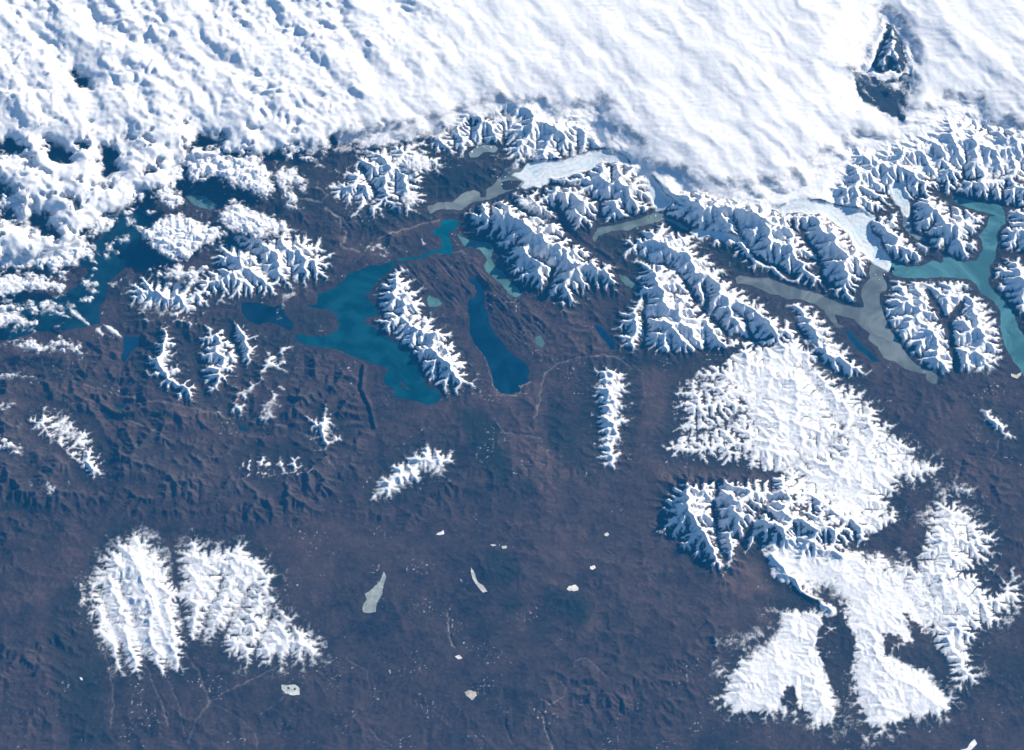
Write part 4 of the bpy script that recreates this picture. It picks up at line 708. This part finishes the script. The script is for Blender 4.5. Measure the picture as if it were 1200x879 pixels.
# label, outlines, base km, thickness km, extra arguments
def cs(*a, **k): return (a, k)
CL = [
 cs('broad cloud bank with a ragged lower edge at the left, under the cloud deck', [c3(0,160,[(-200,60),(80,70),(200,100),(330,150),(450,185),(495,225),(450,255),(360,262),(300,300),(210,335),(150,350),(90,385),(60,430),(-200,430)])], 1.5, 1.3, holes=[c3(0,160,[(-60,190),(20,200),(35,250),(-60,270)]), c3(0,160,[(0,320),(40,320),(50,360),(10,355)])]),
 cs('puffy cloud bank edged with snow speckles, below the broad left bank', [c3(0,160,[(170,340),(300,285),(420,305),(505,350),(490,400),(400,450),(350,400),(300,420),(200,400)])], 1.4, 0.8),
 cs('low white cloud mass at the left edge, full of small puffs', [c3(0,160,[(-200,460),(60,440),(150,450),(230,430),(330,430),(430,470),(400,530),(300,575),(240,590),(160,570),(60,580),(-200,570)])], 1.2, 0.8),
 cs('string of broken white puffs just below the low left cloud mass', [c3(0,160,[(-200,600),(60,590),(180,600),(295,635),(280,672),(200,665),(100,660),(60,690),(-200,700)])], 1.2, 0.55, edge=3),
 cs('square white cloud at the left edge over the dark teal sound', [c3(0,160,[(-200,730),(60,735),(100,760),(130,800),(145,835),(60,825),(0,830),(-200,830)])], 1.3, 0.7),
 cs('long double cloud with round white humps above the far left plain', [c3(0,340,[(-120,205),(10,222),(60,215),(130,205),(190,232),(240,200),(300,212),(350,240),(378,288),(330,288),(250,262),(180,284),(120,280),(50,252),(-120,240)])], 1.5, 0.9),
 cs('oblong cloud at the left edge casting a dark shadow on the plain', [c3(0,340,[(-120,345),(60,350),(130,360),(190,388),(160,405),(90,388),(-120,388)])], 1.5, 0.7),
 cs('grey white cloud drift over the dark teal sound, right of the square cloud', [c3(0,160,[(150,700),(230,690),(330,705),(370,740),(300,760),(220,790),(140,780)])], 1.3, 0.5, dict(thin=.45, edge=8)),
 cs('thin cloud bank at the left edge between broken puffs and the square cloud', [c3(0,160,[(-200,690),(0,690),(90,700),(180,735),(120,760),(60,735),(-200,730)])], 1.2, 0.5, dict(thin=.3, edge=7)),
 cs('thin grey veil drifting over the dark gap just below the lone peak', [[(1000,84),(1030,92),(1070,86),(1064,112),(1046,118),(1030,108),(1008,104)]], 1.9, 0.25, dict(thin=.5, edge=9)),
 cs('small cloud cut by the left edge, below the oblong one', [c3(0,340,[(-60,480),(30,482),(60,495),(40,520),(0,530),(-60,535)])], 1.4, 0.5),
 cs('white cloud at the left edge beside the horseshoe shaped hill', [c3(0,340,[(-60,622),(30,630),(60,655),(98,672),(92,700),(50,705),(0,680),(-60,680)])], 1.4, 0.7),
 cs('thin wispy cloud trailing right of the cloud by the horseshoe shaped hill', [c3(0,340,[(108,668),(150,675),(200,685),(205,700),(150,695),(115,690)])], 1.3, 0.3, dict(thin=.5)),
 cs('tiny cloud at the lower left, left one of three in a row', [c3(0,340,[(105,820),(140,808),(158,835),(130,842)])], 1.3, 0.35),
 cs('small round cloud at the lower left, the middle one of three in a row', [c3(0,340,[(170,835),(210,822),(240,845),(235,868),(185,865)])], 1.3, 0.45),
 cs('faint small cloud at the lower left, the right one of three in a row', [c3(0,340,[(265,805),(295,800),(318,840),(305,858),(280,840)])], 1.3, 0.35, dict(thin=.4)),
 cs('slim slanting cigar shaped cloud over the dark teal sound', [c3(0,340,[(282,58),(322,82),(362,118),(396,158),(352,142),(304,104)])], 1.7, 0.45, dict(warp=1.5, edge=2)),
 cs('slim smooth cloud hugging the left side of the almond shaped cloud', [c3(0,340,[(400,160),(430,158),(452,192),(440,204),(410,182)])], 1.6, 0.35, dict(warp=1.5, edge=2)),
 cs('smooth almond shaped cloud, right of the cigar shaped cloud', [c3(0,340,[(432,140),(490,162),(534,210),(500,203),(458,172)])], 1.7, 0.5, dict(warp=1.5, edge=2)),
 cs('little puff over the sound, upper one of two near the big swirled cloud', [c3(0,160,[(505,425),(560,412),(562,450),(530,465),(505,458)])], 1.4, 0.5),
 cs('little puff over the sound, lower one of two near the big swirled cloud', [c3(0,160,[(438,470),(490,458),(500,500),(470,532),(438,505)])], 1.4, 0.5),
 cs('small broken cloud over the middle of the dark teal sound', [c3(0,160,[(345,615),(400,600),(430,650),(405,678),(350,640)])], 1.3, 0.4),
 cs('small ragged cloud by the shore left of the wide white massif', [c3(0,160,[(458,628),(512,610),(518,640),(480,658)])], 1.3, 0.4),
 cs('big swirled cloud with a hooked left tip at the upper left', [c3(0,160,[(545,325),(580,355),(625,398),(680,348),(740,325),(830,345),(905,368),(975,405),(970,440),(920,470),(850,500),(800,545),(700,530),(640,478),(585,425),(545,375)])], 1.7, 1.0, dict(relief=.6)),
 cs('ragged cloud low over the white crest below the big swirled cloud', [c3(0,160,[(650,575),(750,550),(850,565),(885,615),(820,645),(700,605)])], 1.4, 0.6),
 cs('large curdled cloud mass in the upper left centre, between dark gaps', [c3(150,100,[(225,285),(380,262),(450,300),(560,290),(620,370),(650,450),(610,505),(540,485),(470,450),(420,440),(380,400),(280,430),(240,380)])], 1.8, 1.0),
 cs('slanting frayed cloud at the right end of the curdled cloud mass', [c3(150,100,[(640,335),(720,358),(788,410),(760,455),(710,440),(748,545),(705,545),(650,480),(610,400)])], 1.7, 0.7),
 cs('wide flat cloud resting on the wide white massif', [c3(150,100,[(370,560),(450,478),(560,535),(690,580),(695,640),(560,668),(430,640),(380,600)])], 1.8, 0.8),
 cs('upright column of small puffs left of the curdled cloud mass', [c3(150,100,[(120,280),(230,270),(260,400),(205,440),(265,510),(180,545),(100,490),(115,400)])], 1.6, 0.8),
 cs('rounded cloud left of the upright column of puffs', [c3(150,100,[(-60,400),(50,395),(82,450),(70,500),(0,515),(-60,500)])], 1.6, 0.8),
 cs('cloud streak above the broad speckled mountain, next to a pale blue veil', [c3(150,100,[(640,225),(760,235),(850,265),(880,300),(730,300),(700,330),(660,285)])], 1.7, 0.7),
 cs('small frayed cloud over the river flats, left of the broad speckled mountain', [c3(150,100,[(788,312),(840,318),(832,352),(790,348)])], 1.5, 0.4),
 cs('puffy cloud cap on the broad speckled mountain', [c3(360,120,[(400,230),(470,205),(530,230),(560,270),(510,310),(440,300),(400,280)])], 1.8, 0.6),
 cs('small dome shaped cloud at the right foot of the broad speckled mountain', [c3(360,120,[(395,385),(450,372),(490,400),(488,438),(430,452),(395,425)])], 1.5, 0.6, dict(warp=2)),
 cs('ragged small cloud over the river delta above the teal lake', [c3(360,120,[(235,620),(290,594),(352,628),(350,662),(300,650),(245,640)])], 1.2, 0.4),
 cs('tiny teardrop cloud left of the turquoise lake', [c3(360,120,[(482,580),(495,582),(512,608),(496,616)])], 1.2, 0.25, dict(warp=1, edge=2)),
 cs('small upright cloud over the dark point left of the large teal lake', [c3(200,340,[(470,35),(500,10),(522,-5),(548,8),(505,50),(490,75),(470,68)])], 1.3, 0.45, dict(warp=2.5)),
 cs('tiny cloud just below the small upright cloud', [c3(200,340,[(443,88),(465,82),(470,118),(452,120)])], 1.3, 0.3, dict(warp=1.5)),
 cs('tiny bright cloud above the lone dark hill in the left middle', [c3(200,340,[(438,410),(480,408),(500,432),(462,428)])], 1.2, 0.3, dict(warp=1.5)),
 cs('faint little cloud below the lone dark hill in the left middle', [c3(200,340,[(695,718),(722,725),(722,770),(700,765)])], 1.2, 0.25, dict(thin=.6)),
 cs('upright finger of cloud at the edge of the long pale glacier', [c3(460,140,[(512,150),(535,160),(545,200),(530,215),(515,190)])], 1.2, 0.4, dict(warp=1.5)),
 cs('bright cloud sitting on the top of the jagged snowy massif', [c3(460,140,[(530,340),(575,325),(615,362),(665,390),(600,388),(540,385)])], 2.6, 0.5),
 cs('wispy cloud band across the middle of the jagged snowy massif', [c3(460,140,[(480,508),(560,500),(640,470),(640,500),(560,525),(480,520)])], 2.0, 0.3, dict(thin=.3)),
 cs('tiny wisp over the dark valley right of the broad speckled mountain', [c3(360,120,[(578,220),(600,218),(618,245),(600,248)])], 1.2, 0.2, dict(warp=1.5, thin=.3)),
 cs('white puff tucked against the rocky crest beside the long pale glacier', [c3(460,140,[(540,130),(600,110),(630,150),(600,180),(555,160)])], 1.9, 0.5),
 cs('pale flat cloud shelf hanging below the deck at the top left centre', [c3(360,120,[(90,190),(215,160),(300,95),(420,90),(500,130),(470,170),(380,190),(240,208),(120,215)])], 1.2, 0.25, dict(relief=.3, edge=6)),
 cs('small veil of cloud over the upper end of the river flats', [c3(150,100,[(600,190),(700,210),(760,200),(700,160),(640,150)])], 1.9, 0.6),
]
for i, (a, k) in enumerate(CL):
    lab, polys, z, T = a[:4]; T = T * 0.72; kk = dict(k)
    if len(a) > 4: kk.update(a[4])
    kk.setdefault('edge', 6.5); kk.setdefault('warp', 11.0)
    cloud('cloud', lab, polys, z, T, g=0.14, scale=1.3, w=7.0, seed=10 * i + 17, **kk)
rng = np.random.default_rng(5); n_p = 0
FIELD = [c3(0,160,[(0,540),(460,500),(500,600),(420,700),(200,780),(0,760)]), c3(0,340,[(0,60),(260,60),(300,150),(100,200),(0,190)]), c3(0,160,[(0,560),(330,560),(330,700),(120,720),(0,720)]), c3(0,160,[(280,270),(560,260),(640,180),(760,240),(700,340),(480,470),(330,430)]), c3(150,100,[(250,180),(620,200),(640,330),(560,280),(300,260)]), c3(150,100,[(560,120),(860,130),(900,300),(700,330)]), c3(0,160,[(560,540),(900,560),(900,640),(700,640)])]
for k in range(1600):
    if n_p >= 150: break
    fp = np.array(FIELD[k % len(FIELD)]); u = rng.uniform(fp[:, 0].min(), fp[:, 0].max()); v = rng.uniform(fp[:, 1].min(), fp[:, 1].max())
    if sdf(FIELD[k % len(FIELD)], np.array([[u]]), np.array([[v]]))[0, 0] < 0: continue
    r = rng.uniform(1.6, 6.5); q = [(u + r * rng.uniform(1.0, 1.7) * math.cos(t_), v + r * rng.uniform(.5, 1.0) * math.sin(t_)) for t_ in np.linspace(0, 2 * math.pi, 8)[:-1]]
    if cloud('cloud', 'one of the many tiny white puffs scattered among the broken clouds at the upper left', [q], rng.uniform(1.2, 1.7), 0.25 + 0.05 * r, g=0.14, scale=0.9, w=4, edge=2.5, warp=4, seed=500 + k, group='tiny puffs among the broken clouds at the upper left'): n_p += 1
print('clouds', round(time.time() - T0, 1), sum(len(o.data.polygons) for o in bpy.data.objects if o.type == 'MESH') * 2)
# ------------------------------------------------------------------ the air
def haze():
    m, n, l = node_mat('air')
    v = N(n, 'ShaderNodeVolumePrincipled'); v.inputs['Color'].default_value = (0.02, 0.34, 0.95, 1); v.inputs['Density'].default_value = 0.00032
    v.inputs['Anisotropy'].default_value = 0.0; out(n, l, v.outputs[0], True)
    R = 331.0; z0, z1 = -1.5, CZ + 1.5; c = [(x, y, z) for z in (z0, z1) for x, y in ((-R, -R), (R, -R), (R, R), (-R, R))]
    me = bpy.data.meshes.new('haze'); me.from_pydata(c, [], [(3,2,1,0),(4,5,6,7),(0,1,5,4),(1,2,6,5),(2,3,7,6),(3,0,4,7)]); me.materials.append(m)
    o = bpy.data.objects.new('haze', me); COLL.objects.link(o); props(o, 'thin blue air between the land and the camera', None, None, 'stuff')
haze()
